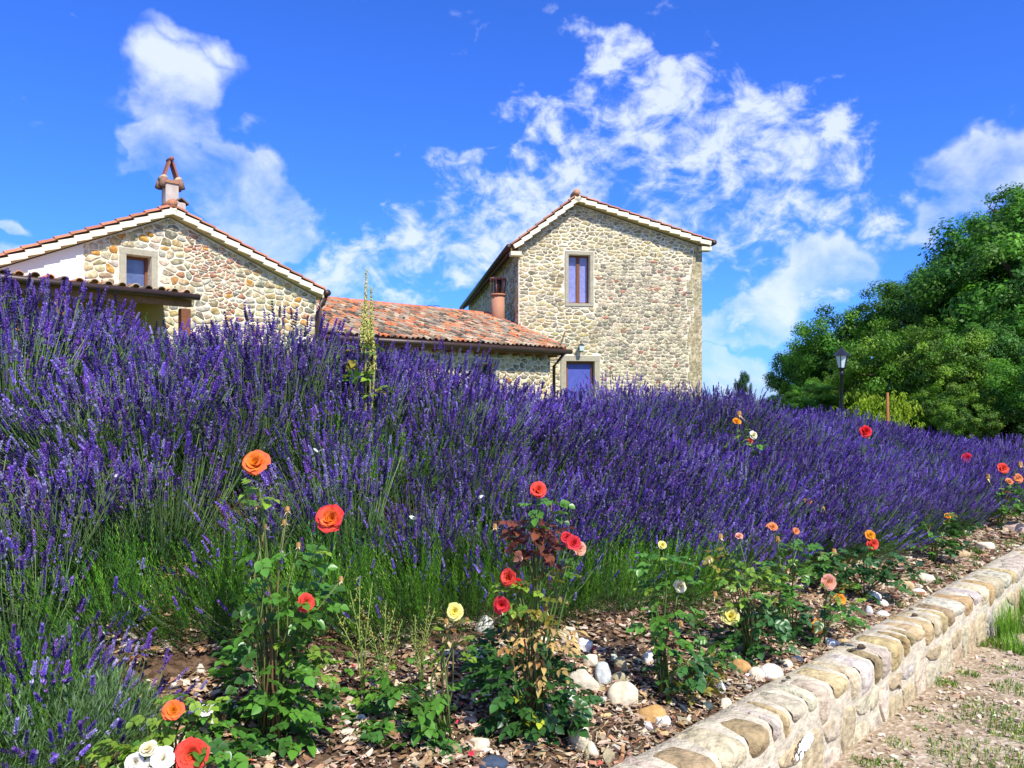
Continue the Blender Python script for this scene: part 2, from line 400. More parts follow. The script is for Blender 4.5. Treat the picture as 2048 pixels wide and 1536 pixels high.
# ------------------------------------------------------------------ grass
def grass_tufts(name, spots, seed, cols, label, hmul=1.0):
    r = random.Random(seed); V = []; Fa = []; C = []; k = 0
    for (x0, y0, rad, n, h) in spots:
        for i in range(n):
            a = r.uniform(0, 6.283); q = rad*math.sqrt(r.random())
            x, y = x0+q*math.cos(a), y0+q*math.sin(a); z = ground(x, y)-.004
            hh = h*hmul*r.uniform(.5, 1.15); wd = r.uniform(.0016, .0034)
            d = r.uniform(0, 6.283); lean = r.uniform(.1, .75)*hh
            t = d + 1.57; ox, oy = math.cos(t)*wd, math.sin(t)*wd
            lx, ly = math.cos(d)*lean, math.sin(d)*lean
            pts = [(x-ox, y-oy, z), (x+ox, y+oy, z), (x+ox*.8+lx*.35, y+oy*.8+ly*.35, z+hh*.6), (x-ox*.8+lx*.35, y-oy*.8+ly*.35, z+hh*.6),
                   (x+lx, y+ly, z+hh*.92)]
            V += pts; Fa += [(k,k+1,k+2,k+3),(k+3,k+2,k+4)]; k += 5
            c = jit(r.choice(cols), .25, r); C += [c, c]
    me = mesh_np(name, np.array(V), Fa, C, M_LEAF)
    o = link(bpy.data.objects.new(name, me)); return tag(o, label, 'grass', kind='stuff')
GC = [(.12,.26,.02),(.18,.32,.03),(.07,.17,.015),(.30,.36,.06)]
r = random.Random(21); sp_ = []
for (px, py, rad, n, h) in [(2005,1440,.20,420,.035),(1960,1520,.22,420,.04),(2030,1380,.12,200,.035),(1890,1370,.07,120,.03),(1935,1350,.06,110,.03),
        (1985,1290,.12,260,.05),(1900,1440,.08,110,.02),(1800,1490,.07,90,.025),(1840,1420,.05,80,.02),(1950,1290,.07,120,.04),(2035,1300,.14,220,.05),
        (1720,1525,.05,60,.02),(2040,1470,.14,240,.035),(1870,1310,.05,70,.02),(1990,1340,.08,100,.02),(1780,1532,.06,80,.03),(1930,1400,.09,90,.015)]:
    p = hit(px, py); sp_.append((p.x, p.y, rad, n, h))
for i in range(230):
    s, w = r.uniform(2.5, 12), r.uniform(-3, -.05); x, y = xy(s, w); sp_.append((x, y, r.uniform(.03,.12), r.randint(20,70), r.uniform(.012,.04)))
grass_tufts('path_grass', sp_, 31, GC, 'low green grass and weeds growing in the gravel path')
sp_ = []
for i in range(26):
    s = r.uniform(5.4, 11.5); w = -.10 - r.random()*.25*(1+ (s-5)*.12); x, y = xy(s, w); sp_.append((x, y, .09, 110, .14))
for i in range(10):
    s = r.uniform(5.9, 8); w = -.06 - r.random()*.12; x, y = xy(s, w); sp_.append((x, y, .06, 120, .24))
grass_tufts('tall_grass', sp_, 32, [(.16,.36,.02),(.22,.42,.04),(.10,.24,.02)], 'tall bright grass against the far end of the stone wall')
sp_ = []
for s in np.arange(5.0, 9.5, .16):
    x, y = xy(s + r.uniform(-.1,.1), WT + r.uniform(.03,.16)); sp_.append((x, y, .05, 60, .05))
grass_tufts('wall_top_grass', sp_, 33, GC, 'short grass tufts growing behind the wall coping')
# ------------------------------------------------------------------ lavender
LAV = np.array([(.175,.092,.44),(.115,.062,.31),(.28,.18,.56),(.075,.045,.19),(.24,.105,.43),(.30,.26,.48),(.05,.035,.12)])
GRN = np.array([(.055,.145,.018),(.032,.095,.015),(.085,.19,.026),(.045,.110,.040)])
GREY = np.array([(.14,.24,.10),(.10,.20,.06),(.18,.28,.14),(.09,.19,.03)])
def unit(v): return v/np.maximum(np.linalg.norm(v, axis=-1, keepdims=True), 1e-9)
def frames(d):
    up = np.where(np.abs(d[:, 2:3]) < .93, np.array([[0,0,1.]]), np.array([[1.,0,0]]))
    a = unit(np.cross(d, up)); b = np.cross(d, a); return a, b
def quads_mesh(parts, name, material):
    V = np.vstack([p[0].reshape(-1, 3) for p in parts]); Fq = []; C = []; off = 0
    for q, c in parts:
        n = len(q); Fq.append(np.arange(n*4).reshape(n, 4)+off); off += n*4; C.append(c)
    return mesh_np(name, V, np.vstack(Fq), np.vstack(C), material)
def leaves_on(P, D, L, Wd, g, cols, bend=.15):
    "flat pointed leaves (diamond quads): base P, direction D, length L, width Wd"
    a, b = frames(D); th = g.uniform(0, 6.283, (len(P), 1)); s = a*np.cos(th)+b*np.sin(th); nrm = np.cross(D, s)
    L = L[:, None]; Wd = Wd[:, None]
    q = np.stack([P, P+D*L*.45+s*Wd+nrm*L*bend*.3, P+D*L+nrm*L*bend*-.4, P+D*L*.45-s*Wd+nrm*L*bend*.3], axis=1)
    return q, cols
def pick(pal, n, g, j=.25):
    c = pal[g.integers(0, len(pal), n)]; return c*(1+g.uniform(-j, j, (n, 1)))
def lavender_meshes(idx, n_spikes, n_leaf, tilt=.95, rad=.30, length=.50, spike=.060, seed=0, leafpal=GRN, shoots=0, bloom=1.0):
    g = np.random.default_rng(100+seed)
    # flower stems
    az = g.uniform(0, 6.283, n_spikes); pol = np.sqrt(g.random(n_spikes))*tilt
    d0 = np.stack([np.sin(pol)*np.cos(az), np.sin(pol)*np.sin(az), np.cos(pol)], 1)
    base = np.stack([np.cos(az), np.sin(az), 0*az], 1)*(rad*.45*np.sin(pol)/np.sin(tilt))[:, None]
    Ls = length*g.uniform(.52, 1.10, n_spikes)*(1-.12*pol)
    p0 = base + d0*(Ls*.35)[:, None]
    d1 = unit(d0 + np.array([0,0,.22]) + g.normal(0, .13, (n_spikes, 3)))
    p1 = p0 + d0*(Ls*.33)[:, None]; p2 = p1 + d1*(Ls*.32)[:, None]
    stems = []
    for a_, b_ in ((p0, p1), (p1, p2)):
        d = unit(b_-a_); s, t = frames(d)
        for sd in (s, t):
            wv = sd*.0013; stems.append((np.stack([a_-wv, a_+wv, b_+wv, b_-wv], 1), pick(np.array([(.15,.26,.08),(.11,.20,.06),(.20,.27,.12)]), n_spikes, g)))
    # whorls
    d2 = unit(d1 + g.normal(0, .05, (n_spikes, 3))); a, b = frames(d2)
    SL = spike*g.uniform(.6, 1.25, n_spikes); fl = []
    hue = pick(LAV, n_spikes, g, .22)
    nw = 7
    for k in range(nw):
        t = k/(nw-1); r_ = .0062*(1-.45*t)*(.8 if k == 0 else 1)
        drop = -.018 if k == 0 else 0
        c = p2 + d2*(SL*t + drop)[:, None]
        for j in range(5):
            th = (j + .5*(k % 2))*1.2566 + g.uniform(-.35, .35, n_spikes)
            rd = a*np.cos(th)[:, None] + b*np.sin(th)[:, None]; sd = np.cross(d2, rd)
            ln = .0105*g.uniform(.75, 1.3, n_spikes)[:, None]; tip = c + rd*(r_+.0022) + d2*ln; mid = c + rd*r_ + d2*ln*.45
            fl.append((np.stack([c, mid+sd*.0033, tip, mid-sd*.0033], 1), hue*(g.uniform(.7, 1.35, (n_spikes, 1)))))
    st = quads_mesh(stems + fl, 'flower_spikes', M_LAV)
    # foliage mound
    n = n_leaf
    az = g.uniform(0, 6.283, n); pol = np.arccos(1-g.random(n)*.95)
    dd = np.stack([np.sin(pol)*np.cos(az), np.sin(pol)*np.sin(az), np.cos(pol)], 1)
    R_ = g.uniform(.35, 1.0, n)[:, None]*np.array([[rad, rad, rad*.95]])
    P = dd*R_; P[:, 2] = np.abs(P[:, 2])
    D = unit(dd*.6 + np.array([0,0,.75]) + g.normal(0, .32, (n, 3)))
    fo = [leaves_on(P, D, g.uniform(.025, .055, n), g.uniform(.0013, .0026, n), g, pick(leafpal, n, g))]
    for i in range(shoots):
        a_ = g.uniform(0, 6.283); q = rad*.85*math.sqrt(g.random()); b0 = np.array([q*math.cos(a_), q*math.sin(a_), rad*.25])
        dr = unit(np.array([math.cos(a_)*q/rad*.5, math.sin(a_)*q/rad*.5, 1.0]) + g.normal(0, .08, 3)); Lh = g.uniform(.20, .40)
        m = 34; tt = np.linspace(.05, 1, m); cc = b0 + dr*(tt*Lh)[:, None]
        th = np.arange(m)*2.4; e1, e2 = frames(dr[None]); rdv = e1*np.cos(th)[:, None] + e2*np.sin(th)[:, None]
        Dv = unit(rdv*.33 + dr); LL = .034*(1.05-.45*tt)
        col = pick(np.array([(.085,.225,.012),(.13,.30,.020),(.045,.14,.012),(.035,.11,.012)]), 1, g, .2)*(1+.35*tt[:, None])
        fo.append(leaves_on(cc, Dv, LL, np.full(m, .0022), g, col))
    fm = quads_mesh(fo, 'foliage', M_LEAF)
    return st, fm
VAR = [lavender_meshes(0, 400, 5000, seed=1, tilt=.72, length=.54), lavender_meshes(1, 420, 5000, seed=2, tilt=.85), lavender_meshes(2, 340, 5000, seed=3, shoots=26, tilt=.75),
       lavender_meshes(3, 150, 4200, seed=4, shoots=70), lavender_meshes(4, 20, 3600, seed=5, shoots=130, length=.45),
       lavender_meshes(5, 95, 9500, seed=6, leafpal=GREY, tilt=1.15, length=.34, spike=.050, rad=.26),
       lavender_meshes(6, 400, 4600, seed=7, length=.60, tilt=.62, shoots=10)]
def lavender(s, w, var, scale, rot, lean=(0,0), label=None, group='lavender bushes on the bank', xyz=None):
    x, y = xy(s, w) if xyz is None else xyz
    root = empty('lavender_bush', (x, y, ground(x, y)-.03), label, 'lavender bush', group)
    root.rotation_euler = (lean[0], lean[1], rot) ; root.rotation_mode = 'XYZ'; root.scale = (scale,)*3
    a = link(bpy.data.objects.new('flower_spikes', VAR[var][0]), root); tag(a, kind='stuff')
    b = link(bpy.data.objects.new('foliage', VAR[var][1]), root); tag(b, kind='stuff')
    return root
r = random.Random(5)
def lav_label(x, y, row, green):
    px = CX + x/y*F
    zone = ('at the left edge' if px < 130 else 'under the left house' if px < 420 else 'near the seed stalk' if px < 760 else 'below the tiled wing' if px < 1080
            else 'below the tower house' if px < 1420 else 'below the lamp post' if px < 1850 else 'at the far right')
    if green: return 'green barely flowering lavender bush, ' + ['front fringe', 'front row', 'second row from the mulch'][row] + ', ' + zone
    rw = ['lowest fringe', 'lowest purple row', 'second purple row', 'third row up', 'fourth row up', 'fifth row up', 'row just under the crest', 'crest row'][row]
    return 'purple lavender bush in the ' + rw + ', ' + zone
OFFS = [-.20, .06, .32, .60, .88, 1.18, 1.50, 1.90]
for row, off in enumerate(OFFS):
    s = -1.6 + row*.17
    while s < 12.2:
        wf = front_w(s); w = wf + off*(1.0 if s < 3 else .95) + r.uniform(-.07, .07)
        if w < 3.0 and not (s > 10.5 and row > 5):
            sc = r.uniform(.85, 1.12)*(1.0 if s < 6 else .95)
            if row == 0:
                if s > .7:
                    s += .36; continue
                var = r.choice([4,4,3]); sc *= .8
            elif row == 1:
                var = 4 if (.9 < s < 2.4 or 2.85 < s < 3.9) else (r.choice([3,2]) if s <= .9 else r.choice([3,2,3]))
                if s > 4.2: var = r.choice([0,1,2,3])
                sc *= .88
            elif row == 2:
                var = (r.choice([0,1,2]) if s < 1.2 else r.choice([3,2,3,1,0])) if s < 3.8 else r.choice([0,1,6,2])
                sc *= .92
            else:
                var = r.choice([0,1,6,0,1,2])
                if mnoise.noise((s*1.1, w*1.6, 4.2)) > (.34 if s < 2 else .22 if s < 5 else .16) or r.random() < .06: var = 3
            if row >= 6: sc *= .95
            x, y = xy(s, w)
            if CX + x/max(y,.1)*F < -330 or CX + x/max(y,.1)*F > 2300: s += .3; continue
            green = var in (3,4) and row < 3
            slope = (ground(*xy(s, w+.15)) - ground(*xy(s, w-.15)))/.3
            t_ = min(.5, max(0, slope)*.30)*smooth(1.5, 4, s)
            lf_ = .34*(1-smooth(1.2, 3.6, s))
            tx, ty = .7071*t_ + r.gauss(0,.08) - lf_, -.7071*t_ + r.gauss(0,.08)
            o = lavender(s + r.uniform(-.06,.06), w, var, sc, 0, (0,0), lav_label(x, y, row, green),
                     'green lavender bushes at the foot of the bank' if green else 'lavender bushes on the bank')
            q = Vector((tx, ty, 1)).to_track_quat('Z', 'Y'); o.rotation_mode = 'QUATERNION'
            o.rotation_quaternion = q @ Matrix.Rotation(r.uniform(0, 6.28), 3, 'Z').to_quaternion()
        s += (.25 if s < 2.2 else .30 if s < 3 else .34) + r.uniform(-.04,.04)
# the grey-leaved bush in the near corner
for (px, py, lab) in [(20,1530,'low grey-leaved lavender bush cut by the bottom left corner of the picture'), (165,1490,'low grey-leaved lavender bush beside the bark mulch in the near corner'),(60,1390,'low grey-leaved lavender bush at the left edge, behind the two nearest')]:
    p = hit(px, py)
    lavender(0, 0, 5, .95, 0, (0,0), lab, None, (p.x, p.y)).rotation_euler.z = px
# ------------------------------------------------------------------ buildings
K = 1.2
def W3(x, y, z): return Vector((x*K, y*K, EYE+(z-EYE)*K))
def clip_half(poly, nx, ny, c):
    "keep points with nx*x+ny*y <= c"
    out = []
    for i in range(len(poly)):
        p, q = poly[i], poly[(i+1) % len(poly)]
        dp, dq = nx*p[0]+ny*p[1]-c, nx*q[0]+ny*q[1]-c
        if dp <= 0: out.append(p)
        if (dp < 0 < dq) or (dq < 0 < dp):
            t = dp/(dp-dq); out.append((p[0]+t*(q[0]-p[0]), p[1]+t*(q[1]-p[1])))
    return out
def clip_convex(poly, hs):
    for h in hs:
        if len(poly) < 3: return []
        poly = clip_half(poly, *h)
    return poly
def inset_smooth(poly, gap, amount=.20):
    "shrink a convex cell by gap and round its corners"
    area = sum(poly[i][0]*poly[(i+1)%len(poly)][1]-poly[(i+1)%len(poly)][0]*poly[i][1] for i in range(len(poly)))
    if area < 0: poly = poly[::-1]
    cur = list(poly)
    for i in range(len(poly)):
        p, q = poly[i], poly[(i+1) % len(poly)]
        ex, ey = q[0]-p[0], q[1]-p[1]; L = math.hypot(ex, ey)
        if L < 1e-5: continue
        nx, ny = ey/L, -ex/L
        cur = clip_half(cur, nx, ny, nx*p[0]+ny*p[1]-gap)
        if len(cur) < 3: return []
    out = []
    n = len(cur)
    for i in range(n):
        p, q = cur[i], cur[(i+1) % n]
        out.append((p[0]+(q[0]-p[0])*amount, p[1]+(q[1]-p[1])*amount)); out.append((p[0]+(q[0]-p[0])*(1-amount), p[1]+(q[1]-p[1])*(1-amount)))
    jr = random.Random(int(abs(out[0][0]*9973+out[0][1]*7919))); out = [(p[0]+jr.uniform(-.010,.010), p[1]+jr.uniform(-.008,.008)) for p in out]
    res = []
    for p in out:
        if not res or math.hypot(p[0]-res[-1][0], p[1]-res[-1][1]) > .006: res.append(p)
    return res if len(res) >= 4 else []
def voronoi_cells(seeds, k=18):
    P = np.array(seeds); cells = []
    for i, (x, y) in enumerate(seeds):
        d2 = ((P-P[i])**2).sum(1); idx = np.argsort(d2)[1:k+1]
        R_ = 1.2*math.sqrt(d2[idx[-1]])
        poly = [(x-R_,y-R_),(x+R_,y-R_),(x+R_,y+R_),(x-R_,y+R_)]
        for j in idx:
            qx, qy = P[j]; nx, ny = qx-x, qy-y
            poly = clip_half(poly, nx, ny, (qx*qx+qy*qy-x*x-y*y)/2)
            if len(poly) < 3: break
        cells.append(poly)
    return cells
def add_stone(mb, poly, fr, proud, col, r, base=-.012):
    """poly in facade (t,z); fr maps (t,z,d) to world"""
    cx = sum(p[0] for p in poly)/len(poly); cz = sum(p[1] for p in poly)/len(poly); n = len(poly)
    h = proud; vs = []
    tx, tz = r.uniform(-.25,.25), r.uniform(-.2,.35)
    for (f, d) in ((1, base), (.985, h*.6), (.88, h)):
        for p in poly:
            x, z = cx+(p[0]-cx)*f, cz+(p[1]-cz)*f
            dd = d if d < 0 else d*(1+r.uniform(-.25,.25)) + (p[0]-cx)*tx*.06 + (p[1]-cz)*tz*.06
            vs.append(fr(x, z, dd))
    vs.append(fr(cx, cz, h*1.05))
    fs = []
    for k in (0, 1):
        for i in range(n): fs.append((k*n+i, k*n+(i+1)%n, (k+1)*n+(i+1)%n, (k+1)*n+i))
    for i in range(n): fs.append((2*n+i, 2*n+(i+1)%n, 3*n))
    mb.add(vs, fs, col)
def facade_stones(fr, region, holes, seeds, gapf, colf, proud, parent, stone_name='stone', limit=300, seed=1, aniso=1.5, big_first=True, material=None):
    """region: list of half planes; holes: rects (t0,z0,t1,z1)"""
    r = random.Random(seed); material = material or M_STONE
    S = [(t, z*aniso) for (t, z) in seeds]
    cells = voronoi_cells(S); done = []
    for (t, z), c in zip(seeds, cells):
        if len(c) < 3: continue
        c = [(p[0], p[1]/aniso) for p in c]
        if any(h[0] < t < h[2] and h[1] < z < h[3] for h in holes): continue
        for h in holes:
            if min(p[0] for p in c) < h[2] and max(p[0] for p in c) > h[0] and min(p[1] for p in c) < h[3] and max(p[1] for p in c) > h[1]:
                ds = [(h[0]-t, (1,0,h[0])), (t-h[2], (-1,0,-h[2])), (h[1]-z, (0,1,h[1])), (z-h[3], (0,-1,-h[3]))]
                d = max(ds, key=lambda q: q[0]); c = clip_half(c, *d[1])
                if len(c) < 3: break
        c = clip_convex(c, region) if len(c) >= 3 else []
        if len(c) < 3: continue
        c = inset_smooth(c, gapf(t, z))
        if not c: continue
        a = abs(sum(c[i][0]*c[(i+1)%len(c)][1]-c[(i+1)%len(c)][0]*c[i][1] for i in range(len(c))))/2
        if a < .0008: continue
        done.append((a, t, z, c))
    done.sort(key=lambda q: -q[0])
    rest = MB(); nrest = 0
    for i, (a, t, z, c) in enumerate(done):
        col = colf(t, z, r)
        if i < limit:
            mb = MB(); add_stone(mb, c, fr, proud*r.uniform(.7,1.3), col, r); mb.obj(stone_name, material, parent, True)
        else:
            add_stone(rest, c, fr, proud*r.uniform(.6,1.2), col, r); nrest += 1
    if nrest: tag(rest.obj('small_stones', material, parent, True), kind='stuff')
    return len(done)
def stone_palette(r, warm=.5):
    base = r.choice([(.42,.34,.19),(.52,.42,.24),(.30,.25,.15),(.56,.46,.28),(.24,.22,.16),(.48,.34,.15),(.50,.46,.36),(.36,.29,.16),(.62,.53,.36)])
    if r.random() < .06*warm*2: base = r.choice([(.45,.24,.08),(.36,.17,.09)])
    return jit(base, .14, r)
BRICK = [(.42,.18,.10),(.48,.25,.15),(.38,.20,.13),(.50,.30,.19)]
class Facade:
    def __init__(s, ox, oy, ux, uy, left=False):
        s.O = Vector((ox*K, oy*K, 0)); s.u = Vector((ux, uy, 0)).normalized()
        s.n = Vector((s.u.y, -s.u.x, 0))
        if s.n.y > 0: s.n = -s.n
    def fr(s, t, z, d=0): return s.O + s.u*t + s.n*d + Vector((0,0,z))
    def px(s, px, py, d=0.0):
        "photo pixel -> (t, z) on the plane d in front of the facade"
        ray = Vector(((px-CX)/F, 1, 0)); o = s.O + s.n*d
        D = o.dot(s.n)/ray.dot(s.n); p = ray*D
        return (p-o).dot(s.u), EYE+(HY-py)/F*D
def wall_solid(name, fc, outline, depth, holes, material, parent):
    """facade wall with real openings: strips between hole edges, extruded back by depth. outline: function top(t), t range, zmin"""
    top, t0, t1, zmin, breaks = outline
    mb = MB()
    ts = sorted({t0, t1, *[b for b in breaks if t0 < b < t1], *[h[0] for h in holes], *[h[2] for h in holes]})
    for a, b in zip(ts[:-1], ts[1:]):
        m = (a+b)/2
        hs = sorted([(h[1], h[3]) for h in holes if h[0] < m < h[2]])
        z = zmin
        segs = []
        for (z0, z1) in hs: segs.append((z, z0, z0)); z = z1
        segs.append((z, top(a), top(b)))
        for (zb, za_, zb_) in segs:
            if za_ <= zb and zb_ <= zb: continue
            pts = [fc.fr(a, zb), fc.fr(b, zb), fc.fr(b, zb_), fc.fr(a, za_)]
            poly_extrude(mb, pts, -fc.n*depth)
    return mb.obj(name, material, parent)
def window(parent, fc, h, trim, kind='casement', frame_d=-.25, curtain=True, shutter=False, bars=True, pane=None):
    t0, z0, t1, z1 = h
    w = empty('window', fc.fr((t0+t1)/2, z0, 0)); w.parent = parent
    org = Vector(w.location)
    def loc(mb, name, material, smooth=False):
        o = mb.obj(name, material, w, smooth); o.location = -org; return o
    T, Zt = trim
    for (a, b, c, d, nm) in [(t0-T, z1, t1+T, z1+Zt, 'lintel'), (t0-T, z0-Zt*.8, t1+T, z0, 'sill'), (t0-T, z0, t0, z1, 'jamb'), (t1, z0, t1+T, z1, 'jamb')]:
        mb = MB(); box(mb, fc.fr((a+c)/2, (b+d)/2, -.04), fc.u*((c-a)/2-.002), fc.n*.075, Vector((0,0,(d-b)/2-.002)))
        o = loc(mb, nm, M_TRIM)
    fw = .055
    mb = MB()
    for (a, b, c, d) in [(t0,z0,t0+fw,z1),(t1-fw,z0,t1,z1),(t0+fw,z1-fw,t1-fw,z1),(t0+fw,z0,t1-fw,z0+fw)]:
        box(mb, fc.fr((a+c)/2, (b+d)/2, frame_d), fc.u*(c-a)/2, fc.n*.03, Vector((0,0,(d-b)/2)))
    loc(mb, 'window_frame', M_WOOD)
    if bars:
        mb = MB(); m = (t0+t1)/2; box(mb, fc.fr(m, (z0+z1)/2, frame_d+.008), fc.u*.062, fc.n*.032, Vector((0,0,(z1-z0)/2-fw)))
        loc(mb, 'mullion', M_WOOD)
    mb = MB(); box(mb, fc.fr((t0+t1)/2, (z0+z1)/2, frame_d-.015), fc.u*((t1-t0)/2-fw), fc.n*.004, Vector((0,0,(z1-z0)/2-fw)))
    loc(mb, 'pane', pane or (M_CURTAIN if curtain else M_GLASS))
    return w
def verge_tiles(parent, fc, A, B, thick, n, over=.0, seed=2, d0=.38, newc=False):
    """stepped verge along the sloping line A->B (t,z of the roof's top edge on the verge plane)"""
    r = random.Random(seed)
    ax = Vector((B[0]-A[0], B[1]-A[1])); L = ax.length; ax /= L
    dr = fc.u*ax.x + Vector((0,0,ax.y)); nn = fc.u*(-ax.y) + Vector((0,0,ax.x))
    if nn.z < 0: nn = -nn
    st = L/n
    for i in range(n):
        c = fc.fr(A[0], A[1], d0) + dr*(st*(i+.5))
        tilt = .13
        # cream mortar/stone piece with a stepped upper edge
        d2 = (dr - nn*tilt).normalized(); n2 = fc.n.cross(d2); n2 = n2 if n2.z > 0 else -n2
        mb = MB(); box(mb, c - nn*(thick*.74), d2*(st*.5-.001), fc.n*.05, n2*(thick*.24), jit((.84,.75,.55), .04, r))
        mb.obj('verge_board', M_CREAM, parent)
        d3 = (dr - nn*.035).normalized(); mb = MB(); k = 5; R_ = .085; vs = []; fs = []
        for e in (-1, 1):
            rr = R_*(1.0 if e < 0 else .82)
            for j in range(k+1):
                th = math.pi*j/k
                vs.append(c - nn*(thick*.34) + d3*(st*.58*e) + fc.n*(math.cos(th)*rr-.03) + nn*(math.sin(th)*rr*.75 + (.012 if e < 0 else 0)))
        for j in range(k): fs.append((j, j+1, k+1+j+1, k+1+j))
        fs.append(tuple(range(k+1))); fs.append(tuple(range(k+1, 2*k+2))[::-1])
        mb.add(vs, fs, jit((.44,.17,.09), .2, r)); mb.obj('verge_tile', M_TILE_NEW, parent)
    # dark gap under the tiles: shade painted on the roof slab, eaves board behind
def tile_mesh(col_list, r, L=.42, R_=.070):
    k = 6; vs = []; fs = []
    for e, rr, lift in ((0, R_*1.12, .026), (1, R_*.80, 0)):
        for j in range(k+1):
            th = math.pi*j/k; vs.append((math.cos(th)*rr, e*L, math.sin(th)*rr*.9 + lift))
    for j in range(k+1):
        th = math.pi*j/k; vs.append((math.cos(th)*(R_*1.12-.018), 0, math.sin(th)*(R_*1.12-.018)*.9 + .024))
    for j in range(k): fs.append((j, k+1+j, k+1+j+1, j+1)); fs.append((2*(k+1)+j, j, j+1, 2*(k+1)+j+1))
    mb = MB(); mb.add(vs, fs, col_list); return mb.mesh('roof_tile', M_TILE, True)
TILEC = [(.42,.15,.07),(.40,.19,.11),(.32,.23,.15),(.24,.19,.14),(.15,.11,.08),(.44,.33,.23),(.30,.24,.18),(.38,.29,.20),(.54,.16,.055),(.10,.08,.06),(.50,.36,.22),(.40,.16,.08),(.20,.14,.09),(.42,.24,.13),(.50,.22,.10)]
_r = random.Random(99)
TILES = [tile_mesh(jit(c, .15, _r), _r) for c in TILEC for _ in range(2)]
def roof_tiles(parent, o, ux, up, nx, nr, dx, dy, limit=300, seed=4, weights=None, front_first=True):
    "o: eave corner, ux: unit along eave, up: unit up the slope"
    r = random.Random(seed); nrm = ux.cross(up); nrm = nrm if nrm.z > 0 else -nrm
    M = Matrix((ux, up, nrm)).transposed().to_4x4()
    cnt = 0; rest = []
    for j in range(nr):
        for i in range(nx):
            p = o + ux*(dx*(i+.5)) + up*(dy*j-.05) + nrm*(.045 + .022*r.random()) + up*r.gauss(0,.018)
            m = Matrix.Translation(p) @ M @ Matrix.Rotation(r.gauss(0,.075), 4, 'Z') @ Matrix.Rotation(.035, 4, 'X')
            me = r.choice(TILES)
            if cnt < limit:
                t = link(bpy.data.objects.new('roof_tile', me), parent); t.matrix_local = m; cnt += 1
            else: rest.append((me, m))
    if rest:
        V = []; Fa = []; C = []; off = 0
        for me, m in rest:
            co = np.empty(len(me.vertices)*3, np.float32); me.vertices.foreach_get('co', co); co = co.reshape(-1,3)
            A = np.array(m); V.append(co @ A[:3,:3].T + A[:3,3])
            c = tuple(me.color_attributes['Col'].data[0].color)[:3]
            for p in me.polygons: Fa.append(tuple(off+v for v in p.vertices)); C.append(c)
            off += len(co)
        me = mesh_np('upper_roof_tiles', np.vstack(V), Fa, C, M_TILE, True)
        tag(link(bpy.data.objects.new('upper_roof_tiles', me), parent), kind='stuff')

# ================================================================== left house
FL = Facade(-3.96, 16, -.744, -.668)
house = empty('stone_house', (0,0,0), 'low gabled stone house with white plaster strip, small square window and chimney, on the left', 'house')
OV = .18
apex = FL.px(345, 404, OV); rE = FL.px(651, 574, OV); l0 = FL.px(0, 503, OV)
sl = (apex[1]-l0[1])/(l0[0]-apex[0])
lE = (l0[0]+1.6, l0[1]-1.6*sl)
RT = .30   # roof build-up
def topL(t): return (apex[1] + (t-apex[0])*(apex[1]-rE[1])/(apex[0]-rE[0]) if t < apex[0] else apex[1]-(t-apex[0])*sl) - RT
t_corner = FL.px(632, 600)[0]
wt0, wz1 = FL.px(252, 508); wt1, wz0 = FL.px(302, 590)
holeL = (min(wt0,wt1), wz0-.25, max(wt0,wt1), wz1)
tl = lE[0]-.35
wall_solid('wall', FL, (topL, t_corner, tl, .3, [apex[0]]), .45, [holeL], M_MORTAR, house)
# plaster strip
tp = FL.px(166, 560)[0]
mb = MB(); pts = [FL.fr(tp, .3, .022), FL.fr(tl, .3, .022), FL.fr(tl, topL(tl)-.01, .022), FL.fr(tp, topL(tp)-.01, .022)]
poly_extrude(mb, pts, -FL.n*.021); tag(mb.obj('plaster_panel', M_PLASTER, house), 'smooth white plaster panel')
# side wall + back
mb = MB(); poly_extrude(mb, [FL.fr(t_corner, .3, -.46), FL.fr(t_corner, .3, -8), FL.fr(t_corner, topL(t_corner), -8), FL.fr(t_corner, topL(t_corner), -.46)], FL.u*.4)
mb.obj('side_wall', M_MORTAR, house)
T_ = .07; window(house, FL, holeL, (.13, .13), curtain=True, bars=False, pane=M_BLUEGLASS)
# stones, big and rounded with some courses of thin red brick
r = random.Random(3); seeds = []
z = 1.9
def brickzone(t, z):
    p = FL.fr(t, z); X, D = p.x, p.y; px_ = CX+X/D*F; py_ = HY-(z-EYE)/D*F
    return (378 < px_ < 480 and 470 < py_ < 560 + (px_-378)*.9 and mnoise.noise((t*2.1, z*4, 0)) > -.25)
while z < apex[1]:
    t = t_corner + r.uniform(.05,.25); zz = z
    inb_any = False
    while t < tp:
        b = brickzone(t, zz)
        if b:
            for dz_ in (0, .047, .094): seeds.append((t+r.uniform(-.05,.05), zz+dz_+r.uniform(-.006,.006)))
            t += r.uniform(.16,.24)
        else: seeds.append((t+r.uniform(-.05,.05), zz+.04+r.uniform(-.05,.05))); t += r.uniform(.16,.31)
    z += .140
def colL(t, z, r):
    if brickzone(t, z) and r.random() < .6: return jit(r.choice(BRICK), .15, r)
    if r.random() < .05: return jit((.52,.27,.06), .15, r)
    return jit(stone_palette(r), .1, r)
a1 = (apex[1]-rE[1])/(apex[0]-rE[0])
regL = [(-1,0,-(t_corner+.02)), (1,0,tp-.01), (-a1, 1, apex[1]-a1*apex[0]-RT-.03), (sl, 1, apex[1]+sl*apex[0]-RT-.03), (0,-1,-1.8)]
Tt = .13
nL = facade_stones(FL.fr, regL, [(holeL[0]-Tt-.02, holeL[1]-.2, holeL[2]+Tt+.02, holeL[3]+Tt+.02)], seeds, lambda t, z: .0085 if brickzone(t,z) else max(.006, .006+.013*(.5+mnoise.noise((t*1.2, z*1.2, 6)))), colL, .015, house, seed=5, aniso=1.35)
